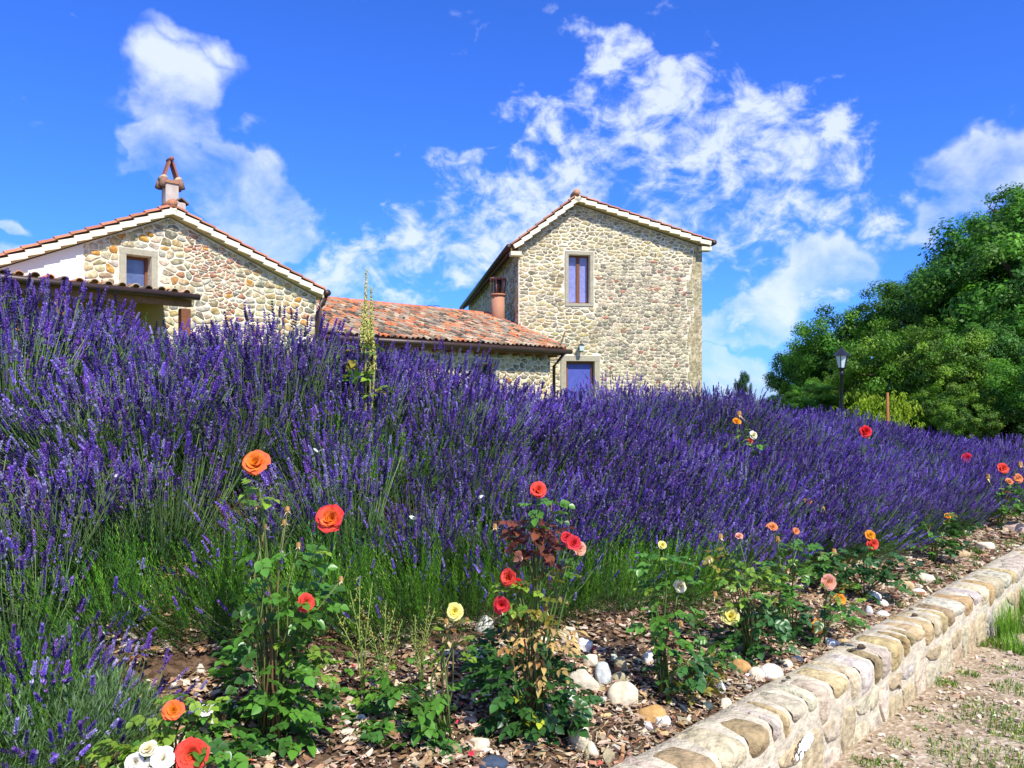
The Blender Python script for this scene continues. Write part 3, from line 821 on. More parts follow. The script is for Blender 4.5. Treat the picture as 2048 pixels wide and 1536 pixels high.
# roof planes
def roof_slab(name, fc, A, B, d_front, d_back, thick, material, parent, lower=0.0, col=(.60,.47,.27)):
    mb = MB(); 
    pts = [fc.fr(A[0], A[1]-lower, d_front), fc.fr(B[0], B[1]-lower, d_front), fc.fr(B[0], B[1]-lower-thick, d_front), fc.fr(A[0], A[1]-lower-thick, d_front)]
    poly_extrude(mb, pts, fc.n*(d_back-d_front), col); return mb.obj(name, material, parent)
for (A, B) in ((rE, apex), (lE, apex)):
    roof_slab('roof', FL, A, B, OV-.02, -8, .10, M_GAPSHADE, house, lower=.055)
    roof_slab('soffit', FL, A, B, OV-.05, -7.9, .09, M_CREAM, house, lower=.19)
verge_tiles(house, FL, (rE[0]+.02, rE[1]), apex, .24, 12, seed=2, d0=OV)
verge_tiles(house, FL, lE, apex, .24, 17, seed=3, d0=OV)
mb = MB()   # ridge tile end
tube(mb, [FL.fr(apex[0], apex[1]-.03, OV+.04), FL.fr(apex[0], apex[1]-.02, OV-.5)], [.10,.09], 8, (.42,.18,.10)); mb.obj('ridge_tile', M_TILE_NEW, house, True)
# gutter and downpipe at the right eave
g0 = FL.fr(rE[0]-.06, rE[1]-.14, OV+.02); mb = MB(); tube(mb, [g0, g0-FL.n*8.3], .085, 8); mb.obj('gutter', M_METAL, house, True)
dp = FL.px(642, 700, .05); mb = MB()
tube(mb, [g0-FL.n*.15-Vector((0,0,.05)), FL.fr(t_corner-.10, rE[1]-.42, .12), FL.fr(t_corner-.02, rE[1]-.62, .10), FL.fr(t_corner-.02, .6, .10)], .075, 8); mb.obj('downpipe', M_METAL, house, True)
# tiled porch in front of the left half
PD = 1.5*K
pr = FL.px(385, 590, PD); pl = FL.px(0, 550, PD)
ps = (pl[1]-pr[1])/(pl[0]-pr[0]); pe = (pl[0]+2.2, pl[1]+2.2*ps)
zb = lambda t: pr[1] + ps*(t-pr[0])
porch_z = pr[1]
rise = .07
mb = MB()
poly_extrude(mb, [FL.fr(pr[0], zb(pr[0]), PD), FL.fr(pe[0], zb(pe[0]), PD), FL.fr(pe[0], zb(pe[0])+rise, .03), FL.fr(pr[0], zb(pr[0])+rise, .03)], Vector((0,0,-.10)))
mb.obj('porch_roof', M_OCHRE, house)
o_ = FL.fr(pe[0], zb(pe[0])-.045, PD+.02); ux = -FL.u; ux = Vector((ux.x, ux.y, -ps)).normalized(); up_ = (FL.fr(0, rise, 0)-FL.fr(0, 0, PD)).normalized()
n_t = int((pe[0]-pr[0])/.235)
roof_tiles(house, o_, ux, up_, n_t, 5, .235, .36, limit=160, seed=14)
mb = MB(); tube(mb, [FL.fr(pr[0]-.10, zb(pr[0])-.05, PD+.10), FL.fr(pe[0], zb(pe[0])-.05, PD+.10)], .065, 8); mb.obj('porch_gutter', M_METAL, house, True)
mb = MB(); box(mb, FL.fr((pr[0]+pe[0])/2, zb((pr[0]+pe[0])/2)-.19, PD-.10), FL.u*((pe[0]-pr[0])/2), FL.n*.06, Vector((0,0,.085))); mb.obj('porch_beam', M_SOFFIT, house)
for t in (pr[0]+.12, pr[0]+2.3, pr[0]+4.6):
    mb = MB(); box(mb, FL.fr(t, 1.0+(porch_z-1.3)/2, PD-.10), FL.u*.09, FL.n*.09, Vector((0,0,(porch_z-1.3)/2+.02))); mb.obj('porch_post', M_WOOD, house)
mb = MB(); box(mb, FL.fr((pr[0]+pe[0])/2+.0, 1.2, .05), FL.u*((pe[0]-pr[0])/2), FL.n*.022, Vector((0,0,porch_z-1.25))); tag(mb.obj('porch_back_wall', M_OCHRE, house), 'ochre plastered wall under the porch')
for (pa, pb) in ((118,158),(170,212)):
    a = FL.px(pa, 650, .1)[0]; b = FL.px(pb, 650, .1)[0]; zt = FL.px(pa, 618, .1)[1]
    w = MB(); box(w, FL.fr((a+b)/2, zt-.75, .11), FL.u*((a-b)/2), FL.n*.03, Vector((0,0,.75))); w.obj('porch_door', M_WOOD, house)
# chimney on the ridge with an A-shaped cap of tiles
ch = empty('chimney', (0,0,0)); ch.parent = house
dC = -.75
c0 = FL.px(326, 400, dC); c1 = FL.px(354, 400, dC); zt = FL.px(340, 368, dC)[1]; tc_ = (c0[0]+c1[0])/2; hw = abs(c0[0]-c1[0])/2*.92
zbase = apex[1]-.35
mb = MB(); box(mb, FL.fr(tc_, (zbase+zt)/2, dC), FL.u*hw, FL.n*hw, Vector((0,0,(zt-zbase)/2))); mb.obj('stack', M_STACK, ch)
mb = MB(); box(mb, FL.fr(tc_, zt+.02, dC), FL.u*(hw+.03), FL.n*(hw+.03), Vector((0,0,.035)), (.40,.19,.11)); mb.obj('stack_slab', M_TILE_NEW, ch)
za = FL.px(336, 318, dC)[1]
for sgn in (-1, 1):
    for dd in (-.12, .12):
        mb = MB(); tube(mb, [FL.fr(tc_+sgn*(hw+.08), zt-.12, dC+dd), FL.fr(tc_+sgn*(hw+.02), zt+.10, dC+dd)], [.075,.07], 6, (.28,.15,.10)); mb.obj('cap_tile', M_TILE, ch, True)
    mb = MB(); p0 = FL.fr(tc_+sgn*(hw+.03), zt+.07, dC); p1 = FL.fr(tc_+sgn*.03, za-.06, dC)
    ax = (p1-p0)/2; n2 = ax.cross(FL.n).normalized(); box(mb, (p0+p1)/2, ax, FL.n*(hw*.8), n2*.022, (.30,.12,.08)); mb.obj('cap_slab', M_TILE_NEW, ch)
    mb = MB(); tube(mb, [FL.fr(tc_+sgn*(hw+.02), zt+.09, dC+hw*.9), FL.fr(tc_+sgn*(hw+.02), zt+.09, dC-hw*.9)], .075, 8, (.50,.36,.22)); mb.obj('cap_tile', M_TILE, ch, True)
mb = MB(); tube(mb, [FL.fr(tc_, za-.01, dC+hw), FL.fr(tc_, za-.01, dC-hw)], .05, 8, (.25,.10,.07)); mb.obj('cap_ridge', M_TILE_NEW, ch, True)
v = empty('roof_vent', (0,0,0)); v.parent = house
tv = FL.px(359, 395, -.4)[0]; zv = apex[1]+.10
mb = MB(); box(mb, FL.fr(tv, zv-.12, -.4), FL.u*.10, FL.n*.10, Vector((0,0,.16))); mb.obj('vent_stack', M_STACK, v)
for sgn in (-1,1):
    mb = MB(); a = FL.fr(tv+sgn*.17, zv+.02, -.4); b = FL.fr(tv, zv+.14, -.4); ax = (b-a)/2
    box(mb, (a+b)/2, ax, FL.n*.13, ax.cross(FL.n).normalized()*.015, (.18,.12,.09)); mb.obj('vent_tile', M_TILE, v)

# ================================================================== right tower house
FT = Facade(.2, 24, 1, .158)
tower = empty('tower_house', (0,0,0), 'tall two storey rubble stone house with steep gable and tall upper window', 'house')
OT = .33
tA = FT.px(1153, 384, OT); tL = FT.px(1022, 484, OT); tR = FT.px(1424, 476, OT)
aL = (tA[1]-tL[1])/(tA[0]-tL[0]); aR = (tA[1]-tR[1])/(tR[0]-tA[0])
RTt = .36
def topT(t): return (tL[1]+aL*(t-tL[0]) if t < tA[0] else tA[1]-aR*(t-tA[0])) - RTt
c_l = FT.px(1037, 600)[0]; c_r = FT.px(1403, 600)[0]
a = FT.px(1137, 509); b = FT.px(1180, 607); hW = (a[0], b[1], b[0], a[1])
a = FT.px(1132, 722); b = FT.px(1189, 790); hD = (a[0], .75, b[0], a[1])
wall_solid('wall', FT, (topT, c_l, c_r, .2, [tA[0]]), .5, [hW, hD], M_MORTAR, tower)
mb = MB(); dpt = 18.5
poly_extrude(mb, [FT.fr(c_l, .2, -.51), FT.fr(c_l, .2, -dpt), FT.fr(c_l, topT(c_l), -dpt), FT.fr(c_l, topT(c_l), -.51)], FT.u*.45)
mb.obj('side_wall', M_MORTAR, tower)
mb = MB(); poly_extrude(mb, [FT.fr(c_r-.45, .2, -.51), FT.fr(c_r-.45, .2, -dpt), FT.fr(c_r-.45, topT(c_r)-.02, -dpt), FT.fr(c_r-.45, topT(c_r)-.02, -.51)], FT.u*.449)
mb.obj('side_wall', M_MORTAR, tower)
M_DOORPANE = mat('blue_door_glass', (.09,.11,.42), .35, noise=(6, .2))
window(tower, FT, hW, (.135, .135), curtain=True)
# reveal curtain strip left open at the right: dark glass beside it
door = empty('door', (0,0,0)); door.parent = tower
t0, z0, t1, z1 = hD
for (a_, b_, c_, d_, nm) in [(t0-.2, z1, t1+.2, z1+.2, 'lintel'), (t0-.2, z0, t0, z1, 'jamb'), (t1, z0, t1+.2, z1, 'jamb')]:
    mb = MB(); box(mb, FT.fr((a_+c_)/2, (b_+d_)/2, -.03), FT.u*((c_-a_)/2-.002), FT.n*.075, Vector((0,0,(d_-b_)/2-.002))); mb.obj(nm, M_TRIM, door)
mb = MB(); box(mb, FT.fr((t0+t1)/2, (z0+z1)/2, -.22), FT.u*((t1-t0)/2), FT.n*.03, Vector((0,0,(z1-z0)/2))); mb.obj('door_pane', M_DOORPANE, door)
mb = MB(); box(mb, FT.fr(t0+.05, (z0+z1)/2, -.18), FT.u*.05, FT.n*.03, Vector((0,0,(z1-z0)/2))); box(mb, FT.fr(t1-.05, (z0+z1)/2, -.18), FT.u*.05, FT.n*.03, Vector((0,0,(z1-z0)/2)))
box(mb, FT.fr((t0+t1)/2, z1-.05, -.178), FT.u*((t1-t0)/2-.1), FT.n*.03, Vector((0,0,.05))); mb.obj('door_frame', M_WOOD, door)
# stones
r = random.Random(8); seeds = []
z = 1.5
while z < tA[1]:
    t = c_l + r.uniform(.02,.2)
    while t < c_r:
        p = FT.fr(t, z); px_ = CX+p.x/p.y*F; py_ = HY-(z-EYE)/p.y*F
        fine = px_ > 1190 and py_ > 515
        upper = py_ < 520
        if fine: seeds.append((t+r.uniform(-.05,.05), z+r.uniform(-.045,.045))); 
        elif r.random() < .94: seeds.append((t+r.uniform(-.09,.09), z+r.uniform(-.05,.05)))
        t += r.uniform(.15,.36) if fine else (r.uniform(.18,.34) if upper else r.uniform(.24,.50))
    z += .128
# quoins at the right corner
def colT(t, z, r):
    p = FT.fr(t, z); px_ = CX+p.x/p.y*F; py_ = HY-(z-EYE)/p.y*F
    if px_ > 1190 and py_ > 520:
        q = r.random()
        if q < .06: return jit((.40,.20,.13), .2, r)
        if q < .30: return jit((.60,.51,.34), .12, r)
        return jit(r.choice([(.36,.31,.21),(.48,.40,.26),(.25,.22,.16),(.56,.48,.33),(.31,.27,.19)]), .15, r)
    return jit(r.choice([(.46,.38,.20),(.52,.42,.20),(.33,.27,.15),(.28,.25,.17),(.58,.49,.30),(.42,.38,.27)]), .12, r)
def gapT(t, z):
    p = FT.fr(t, z); px_ = CX+p.x/p.y*F; py_ = HY-(z-EYE)/p.y*F
    m = .5+.9*mnoise.noise((t*.9, z*1.1, 2)); return max(.004, .003+.008*m) if px_ > 1190 and py_ > 520 else max(.008, .007+.015*m)
qx = c_r - .50; quo = []
regT = [(-1,0,-(c_l+.02)), (1,0,qx+.12), (-aL, 1, tL[1]-aL*tL[0]-RTt-.03), (aR, 1, tA[1]+aR*tA[0]-RTt-.03), (0,-1,-1.4)]
holesT = [(hW[0]-.16, hW[1]-.14, hW[2]+.16, hW[3]+.16), (hD[0]-.22, 0, hD[2]+.22, hD[3]+.22)]
z = 1.4; rq = random.Random(12)
while z < topT(c_r)-.1:
    h_ = rq.uniform(.26,.42); wq = rq.uniform(.30,.62)
    h_ = min(h_, topT(c_r)-.03-z)
    if h_ < .12: break
    quo.append((c_r-wq, z, c_r+.02, z+h_)); z += h_
for q in quo:
    mb = MB(); box(mb, FT.fr((q[0]+q[2])/2, (q[1]+q[3])/2, -.15), FT.u*((q[2]-q[0])/2-.002), FT.n*.160, Vector((0,0,(q[3]-q[1])/2-.003)), jit((.42,.36,.21), .10, rq)); mb.obj('quoin', M_STONE, tower)
regT[1] = (1,0,c_r-.02)
nT = facade_stones(FT.fr, regT, holesT + [(q[0]-.015, q[1]-.01, q[2]+.3, q[3]+.01) for q in quo], seeds, gapT, colT, .013, tower, limit=280, seed=6, aniso=1.8)
# stones on the shaded left side wall (first metres show)
sfr = lambda t, z, d: FT.fr(c_l-d, z, -t)
r = random.Random(18); seeds = []; z = 4.0
while z < topT(c_l):
    t = .1
    while t < 17: seeds.append((t+r.uniform(-.08,.08), z+r.uniform(-.05,.05))); t += r.uniform(.3,.5)
    z += .18
facade_stones(sfr, [(-1,0,-.02),(1,0,17),(0,1,topT(c_l)-.02),(0,-1,-3.9)], [], seeds, lambda t,z: .016, lambda t,z,r: stone_palette(r), .022, tower, stone_name='side_stone', limit=40, seed=9)
for (A, B) in ((tL, tA), (tR, tA)):
    roof_slab('roof', FT, A, B, OT-.02, -dpt-.3, .12, M_GAPSHADE, tower, lower=.07)
    roof_slab('soffit', FT, A, B, OT-.05, -dpt-.2, .10, M_SOFFIT if A is tL else M_CREAM, tower, lower=.22)
verge_tiles(tower, FT, (tL[0]-.02, tL[1]), tA, .32, 8, seed=6, d0=OT)
verge_tiles(tower, FT, (tR[0]+.02, tR[1]), tA, .32, 13, seed=7, d0=OT)
mb = MB(); tube(mb, [FT.fr(tA[0], tA[1]-.02, OT+.05), FT.fr(tA[0], tA[1]-.01, OT-.6)], [.13,.11], 8, (.45,.24,.13)); mb.obj('ridge_tile', M_TILE_NEW, tower, True)
for (E, sg) in ((tL, -1), (tR, 1)):
    mb = MB(); g = FT.fr(E[0]+sg*.09, E[1]-.17, OT+.03); tube(mb, [g, g-FT.n*(dpt+.8)], .10, 8); mb.obj('gutter', M_METAL, tower, True)
    # plastered kneeler block that closes the eave end
    mb = MB(); box(mb, FT.fr(E[0]-sg*.20, E[1]-.40, OT-.20), FT.u*.20, FT.n*.19, Vector((0,0,.075)), (.74,.66,.48)); mb.obj('kneeler', M_CREAM, tower)

# ================================================================== low wing between them
FW = Facade(1.51, 22.5, -.744, -.668)
wing = empty('tiled_wing', (0,0,0), 'low wing with mottled terracotta tile roof between the two stone houses', 'house')
e0 = FW.px(1126, 700); ez = e0[1]
runW = 3.45*K; riseW = (4.32-3.05)*K
LW = 9.2*K*.9
EAVE = .38
wfr = lambda t, z, d: FW.fr(t, z, d-EAVE)
zwall = ez - .12
a = FW.px(815, 721, -EAVE); b = FW.px(776, 721, -EAVE); h1 = (a[0], 1.0, b[0], a[1])
a = FW.px(990, 728, -EAVE); b = FW.px(945, 728, -EAVE); h2 = (a[0], 1.0, b[0], a[1])
class FWc: pass
FWc = Facade(1.51, 22.5, -.744, -.668); FWc.O = FW.O - FW.n*EAVE
wall_solid('wall', FWc, (lambda t: zwall, .30, LW, .3, []), .45, [h1, h2], M_MORTAR, wing)
for h in (h1, h2): window(wing, FWc, h, (.16, .16), curtain=False, frame_d=-.2)
r = random.Random(28); seeds = []; z = 1.7
while z < zwall:
    t = .3
    while t < LW: seeds.append((t+r.uniform(-.08,.08), z+r.uniform(-.05,.05))); t += r.uniform(.24,.42)
    z += .17
facade_stones(FWc.fr, [(-1,0,-.32),(1,0,LW),(0,1,zwall-.01),(0,-1,-1.6)], [(h[0]-.18,0,h[2]+.18,h[3]+.18) for h in (h1,h2)], seeds, lambda t,z: .018, lambda t,z,r: stone_palette(r), .022, wing, limit=230, seed=19, aniso=1.3)
up_ = (FW.fr(0, ez+riseW, -runW)-FW.fr(0, ez, 0)).normalized()
# end wall (gable) and roof bodies
mb = MB(); poly_extrude(mb, [FW.fr(.30, .3, -EAVE-.46), FW.fr(.30, .3, -runW*2+EAVE), FW.fr(.30, ez-.05, -runW*2+EAVE), FW.fr(.30, ez+riseW-.22, -runW), FW.fr(.30, ez+.05, -EAVE-.46)], FW.u*.4); mb.obj('end_wall', M_MORTAR, wing)
for (z0_, d0_, z1_, d1_) in ((ez, 0, ez+riseW, -runW), (ez+riseW, -runW, ez, -2*runW)):
    mb = MB(); poly_extrude(mb, [FW.fr(0, z0_-.03, d0_), FW.fr(LW, z0_-.03, d0_), FW.fr(LW, z1_-.03, d1_), FW.fr(0, z1_-.03, d1_)], Vector((0,0,-.08)), (.20,.13,.09)); mb.obj('roof_deck', M_TILE, wing)
ncol = int(LW/.205); nrow = int(math.hypot(runW, riseW)/.30)
# pan tiles (the valleys)
r = random.Random(50)
mb = MB()
for i in range(ncol+1):
    a = FW.fr(LW-.205*i, ez, .03); b = FW.fr(LW-.205*i, ez+riseW, -runW); c = jit((.13,.075,.05), .2, r)
    hw_ = .05; mb.add([a-FW.u*hw_, a-Vector((0,0,.02)), a+FW.u*hw_, b+FW.u*hw_, b-Vector((0,0,.02)), b-FW.u*hw_], [(0,1,4,5),(1,2,3,4)], c)
tag(mb.obj('pan_tiles', M_TILE, wing), kind='stuff')
roof_tiles(wing, FW.fr(0, ez, .07), FW.u, up_, ncol, nrow, .205, .30, limit=290, seed=24)
r = random.Random(61); nrd = int(LW/.36)
for i in range(nrd):
    mb = MB(); p0 = FW.fr(i*.36, ez+riseW+.03, -runW); p1 = FW.fr(i*.36+.40, ez+riseW+.045, -runW)
    tube(mb, [p0, p1], [.125,.105], 8, jit(r.choice([(.55,.17,.08),(.50,.20,.11),(.60,.24,.13)]), .15, r)); mb.obj('ridge_tile', M_TILE_NEW, wing, True)
for i in range(13):
    q = i/13*.99; d_ = -runW*q; mb = MB(); p0 = FW.fr(.02, ez+riseW*q+.06, d_); p1 = FW.fr(.02, ez+riseW*(q+.09)+.06, d_-runW*.09)
    tube(mb, [p0, p1], [.125,.105], 8, jit(r.choice([(.62,.12,.05),(.55,.13,.07)]), .12, r)); mb.obj('rake_tile', M_TILE_NEW, wing, True)
mb = MB(); tube(mb, [FW.fr(-.22, ez-.06, .13), FW.fr(LW, ez-.06, .13)], .085, 8); mb.obj('gutter', M_METAL, wing, True)
mb = MB(); box(mb, FW.fr(LW/2, ez-.16, -.17), FW.u*(LW/2), FW.n*.20, Vector((0,0,.025))); mb.obj('soffit', M_SOFFIT, wing)
for i in range(int(LW/.55)):
    mb = MB(); box(mb, FW.fr(.4+i*.55, ez-.225, -.16), FW.u*.045, FW.n*.19, Vector((0,0,.038))); mb.obj('rafter_end', M_SOFFIT, wing)
pd = FW.px(1108, 760, -EAVE+.1)[0]
mb = MB(); tube(mb, [FW.fr(pd-.12, ez-.10, .13), FW.fr(pd-.02, ez-.35, -.05), FW.fr(pd, ez-.55, -EAVE+.10), FW.fr(pd, .5, -EAVE+.10)], .055, 8); mb.obj('downpipe', M_METAL, wing, True)
# round chimney pot by the tower wall
pot = empty('chimney_pot', (0,0,0)); pot.parent = wing
p = at(996, 640, 24.6*K); zb_ = p.z-.5; zt_ = at(996, 592, 24.6*K).z; ztop = at(996, 556, 24.6*K).z
mb = MB(); tube(mb, [(p.x,p.y,zb_),(p.x,p.y,zt_)], .255, 14, (.42,.20,.12)); mb.obj('flue', M_TILE_NEW, pot, True)
mb = MB(); tube(mb, [(p.x,p.y,zt_),(p.x,p.y,zt_+.07)], .30, 14, (.40,.17,.10)); mb.obj('flue_rim', M_TILE_NEW, pot, True)
for k in range(7):
    th = k*6.283/7; mb = MB(); q = Vector((p.x+math.cos(th)*.24, p.y+math.sin(th)*.24, 0)); tube(mb, [q+Vector((0,0,zt_+.05)), q+Vector((0,0,ztop-.06))+Vector((math.cos(th)*.06, math.sin(th)*.06,0))], .035, 6, (.22,.09,.07)); mb.obj('cowl_bar', M_TILE_NEW, pot, True)
mb = MB(); tube(mb, [(p.x,p.y,zt_+.05),(p.x,p.y,ztop-.1)], .15, 10, (.06,.03,.03)); mb.obj('cowl_core', M_METAL, pot, True)
mb = MB(); tube(mb, [(p.x,p.y,ztop-.07),(p.x,p.y,ztop)], [.33,.30], 14, (.30,.12,.09)); mb.obj('cowl_lid', M_TILE_NEW, pot, True)
# thin rod at the gutter end and the wall lamp over the door
mb = MB(); a = FW.px(1119, 690, .1); b = FW.px(1130, 664, .1); tube(mb, [FW.fr(a[0], a[1]-.1, .1), FW.fr(b[0], b[1], .1)], .022, 6); mb.obj('gutter_rod', M_METAL, wing)
lamp = empty('wall_lamp', (0,0,0), 'small dark carriage lamp mounted on the stone wall above the door', 'wall lamp')
q = FT.px(1160, 697); c = FT.fr(q[0], q[1], .22)
mb = MB(); box(mb, FT.fr(q[0], q[1]+.05, .03), FT.u*.05, FT.n*.03, Vector((0,0,.09))); mb.obj('back_plate', M_BLACK, lamp)
mb = MB(); tube(mb, [FT.fr(q[0], q[1]+.08, .05), FT.fr(q[0], q[1]+.25, .14), FT.fr(q[0], q[1]+.22, .22)], .014, 6); mb.obj('bracket', M_BLACK, lamp)
mb = MB(); box(mb, c, FT.u*.065, FT.n*.065, Vector((0,0,.10)), taper=-.25); mb.obj('glass', M_LAMPGLASS, lamp)
mb = MB(); box(mb, c+Vector((0,0,.14)), FT.u*.10, FT.n*.10, Vector((0,0,.04)), taper=.7); mb.obj('lid', M_BLACK, lamp)
mb = MB(); box(mb, c-Vector((0,0,.12)), FT.u*.06, FT.n*.06, Vector((0,0,.02))); mb.obj('base', M_BLACK, lamp)
# faint roof antenna behind the ridge
mb = MB(); p = at(862, 612, 30); tube(mb, [p-Vector((0,0,2.5)), p], .02, 5)
for dx_ in (-.22, 0, .22): tube(mb, [p+Vector((dx_-.12,0,.02)), p+Vector((dx_+.12,0,-.01))], .012, 4)
tag(mb.obj('aerial', M_METAL), 'thin grey aerial sticking up behind the tiled ridge', 'aerial')
# ------------------------------------------------------------------ retaining wall along the path
gw = empty('retaining_wall', (0,0,0), 'low sandstone retaining wall with pale mortar running along the gravel path', 'stone wall')
dS = Vector((1,1,0)).normalized(); nW = Vector((1,-1,0)).normalized()
S0, S1 = 1.0, 13.0
def wfr2(s, z, d):   # s along, z up, d outwards toward the path
    x, y = xy(s, 0); return Vector((x, y, z)) + nW*(d + .010*mnoise.noise((s*1.7, z*3, 2)))
# mortar core with an uneven surface
v = []; prof = [(-.05,.0),(.04,.0),(.12,.0),(.20,.0),(.28,.0),(WH-.035,-.004),(WH-.008,-.022),(WH-.002,-.07),(WH,-.14),(WH-.006,-.21),(WH-.04,-.245),(WH-.2,-.25)]
NS = 200
for i in range(NS+1):
    s = S0+(S1-S0)*i/NS
    for (z, d) in prof:
        zz = z + (.010*mnoise.noise((s*4, d*9, 7)) if z > .2 else 0); v.append(wfr2(s, zz, d-.006 + .006*mnoise.noise((s*9, z*9, d*9))))
m_ = len(prof); f = np.array([(i*m_+j, (i+1)*m_+j, (i+1)*m_+j+1, i*m_+j+1) for i in range(NS) for j in range(m_-1)])
me = mesh_np('mortar', np.array([tuple(p) for p in v]), f, None, M_WALLMORTAR, True); link(bpy.data.objects.new('mortar', me), gw)
WSC = [(.48,.37,.19),(.40,.28,.13),(.52,.43,.27),(.48,.42,.31),(.56,.49,.36),(.36,.27,.15),(.50,.39,.21),(.50,.45,.36)]
r = random.Random(44)
def cope_stone(s0, s1, zf, col, back=.20, name='coping_stone'):
    "one stone that crosses the wall top and turns down over the front face"
    ns = 10
    prof_ = [(zf, -.004),(zf+(WH-zf)*.3, .012),(zf+(WH-zf)*.7, .012),(WH-.012,.009),(WH+.003,-.014),(WH+.008,-.08),(WH+.006,-.5*back-.03),(WH+.002,-back+.02),(WH-.02,-back)]
    vs = []; j0 = r.uniform(-10,10)
    for i in range(ns+1):
        q = i/ns; e = abs(2*q-1)**7
        for k, (z, d) in enumerate(prof_):
            end = 1 if k in (0, len(prof_)-1) else 0
            s = s0+(s1-s0)*q; nzv = mnoise.noise((s*7+j0, z*7, d*7))
            s2 = s + (.012*(1-2*q)*(1 if end else .35))
            sink = .020*e
            if d < -.03: vs.append(wfr2(s2, z-sink+nzv*.010, d))
            else: vs.append(wfr2(s2, z + (sink*.3 if end else 0) - (sink*.4 if z > WH-.03 else 0), d-sink+nzv*.010))
    mm = len(prof_); fs = [(i*mm+j, (i+1)*mm+j, (i+1)*mm+j+1, i*mm+j+1) for i in range(ns) for j in range(mm-1)]
    mb = MB(); mb.add(vs, fs, col); return mb.obj(name, M_WALLSTONE, gw, True)
s = S0; bounds = []
while s < 11.5:
    L = r.uniform(.08,.20)*(1 if s < 5 else 1.4); g_ = r.uniform(.018,.045)
    zf = WH - r.uniform(.06,.15)
    cope_stone(s+g_/2, s+L-g_/2, zf, jit(r.choice(WSC), .15, r), back=r.uniform(.15,.235))
    bounds.append((s, s+L, zf)); s += L
# facing stones under the coping
def zf_at(s):
    for a, b, z in bounds:
        if a <= s < b: return z
    return WH-.1
seeds = []; s = S0
while s < 11.5:
    h_ = 0.0
    for z in ([.09] if r.random() < .45 else [.05,.16]): seeds.append((s+r.uniform(-.04,.04), z+r.uniform(-.02,.02)))
    s += r.uniform(.13,.24)
facade_stones(lambda t, z, d: wfr2(t, z, d), [(-1,0,-S0),(1,0,11.5),(0,1,WH-.135),(0,-1,.06)], [], seeds, lambda t,z: .016, lambda t,z,r: jit(r.choice([(.52,.44,.30),(.48,.38,.23),(.55,.47,.34),(.44,.35,.21),(.54,.48,.38)]), .10, r), .004, gw, stone_name='facing_stone', limit=200, seed=46, aniso=1.0, material=M_WALLSTONE)
# white lime splash
p = hit(1590, 1500)
mb = MB(); 
for i in range(34):
    s_, z_ = r.gauss(0,.045), r.gauss(0,.022)
    sx, sz = sw(0.66,2.66)[0]*0, 0
S_ = None
best = None
for i in range(400):
    s_ = 1.5+i*.01
    q = wfr2(s_, .17, 0); px_ = CX+q.x/q.y*F; e = abs(px_-1598)
    if best is None or e < best[0]: best = (e, s_)
for i in range(46):
    s_ = best[1]+r.gauss(0,.035); z_ = .19+r.gauss(0,.018)+(s_-best[1])*.35; q = wfr2(s_, z_, .024); rr = r.uniform(.006,.018)
    vs = [q + dS*math.cos(k*1.047)*rr*r.uniform(.7,1.4) + Vector((0,0,1))*math.sin(k*1.047)*rr*r.uniform(.6,1.1) + nW*r.uniform(-.001,.001) for k in range(6)]
    mb.add(vs + [q+nW*.005], [(k,(k+1)%6,6) for k in range(6)], (.85,.84,.80))
tag(mb.obj('lime_splash', M_ROCK, gw), 'white lime splash on the front face')
# little dark stones lying on the coping
for i, (px, py, sz) in enumerate([(1722,1300,.022),(1706,1306,.016),(1822,1222,.014),(1829,1235,.018),(1576,1362,.012),(1566,1368,.010)]):
    D = 0
    t = 1.5
    while t < 12:
        x, y = (px-CX)/F*t, t
        if EYE+(HY-py)/F*t <= WH: break
        t += .01
    mb = MB(); q = Vector((x, y, WH+.008))
    tube(mb, [q-Vector((sz*.9,0,-.002)), q+Vector((-sz*.3,0,sz*.35)), q+Vector((sz*.5,.004,sz*.3)), q+Vector((sz*1.1,0,.0))], [sz*.2,sz*.55,sz*.5,sz*.15], 7, jit((.10,.075,.05),.3,r))
    lab = ['larger dark pebble of the pair lying on the wall coping', 'smaller dark pebble touching the larger one on the coping', 'dark pebble on the coping, the farther of the upper pair', 'dark pebble on the coping, the nearer of the upper pair', 'tiny dark pebble on the inner coping edge', 'tiny dark pebble at the soil beside the inner coping edge'][i]
    tag(mb.obj('pebble', M_ROCK, None, True), lab, 'pebble', 'dark pebbles on the wall coping')
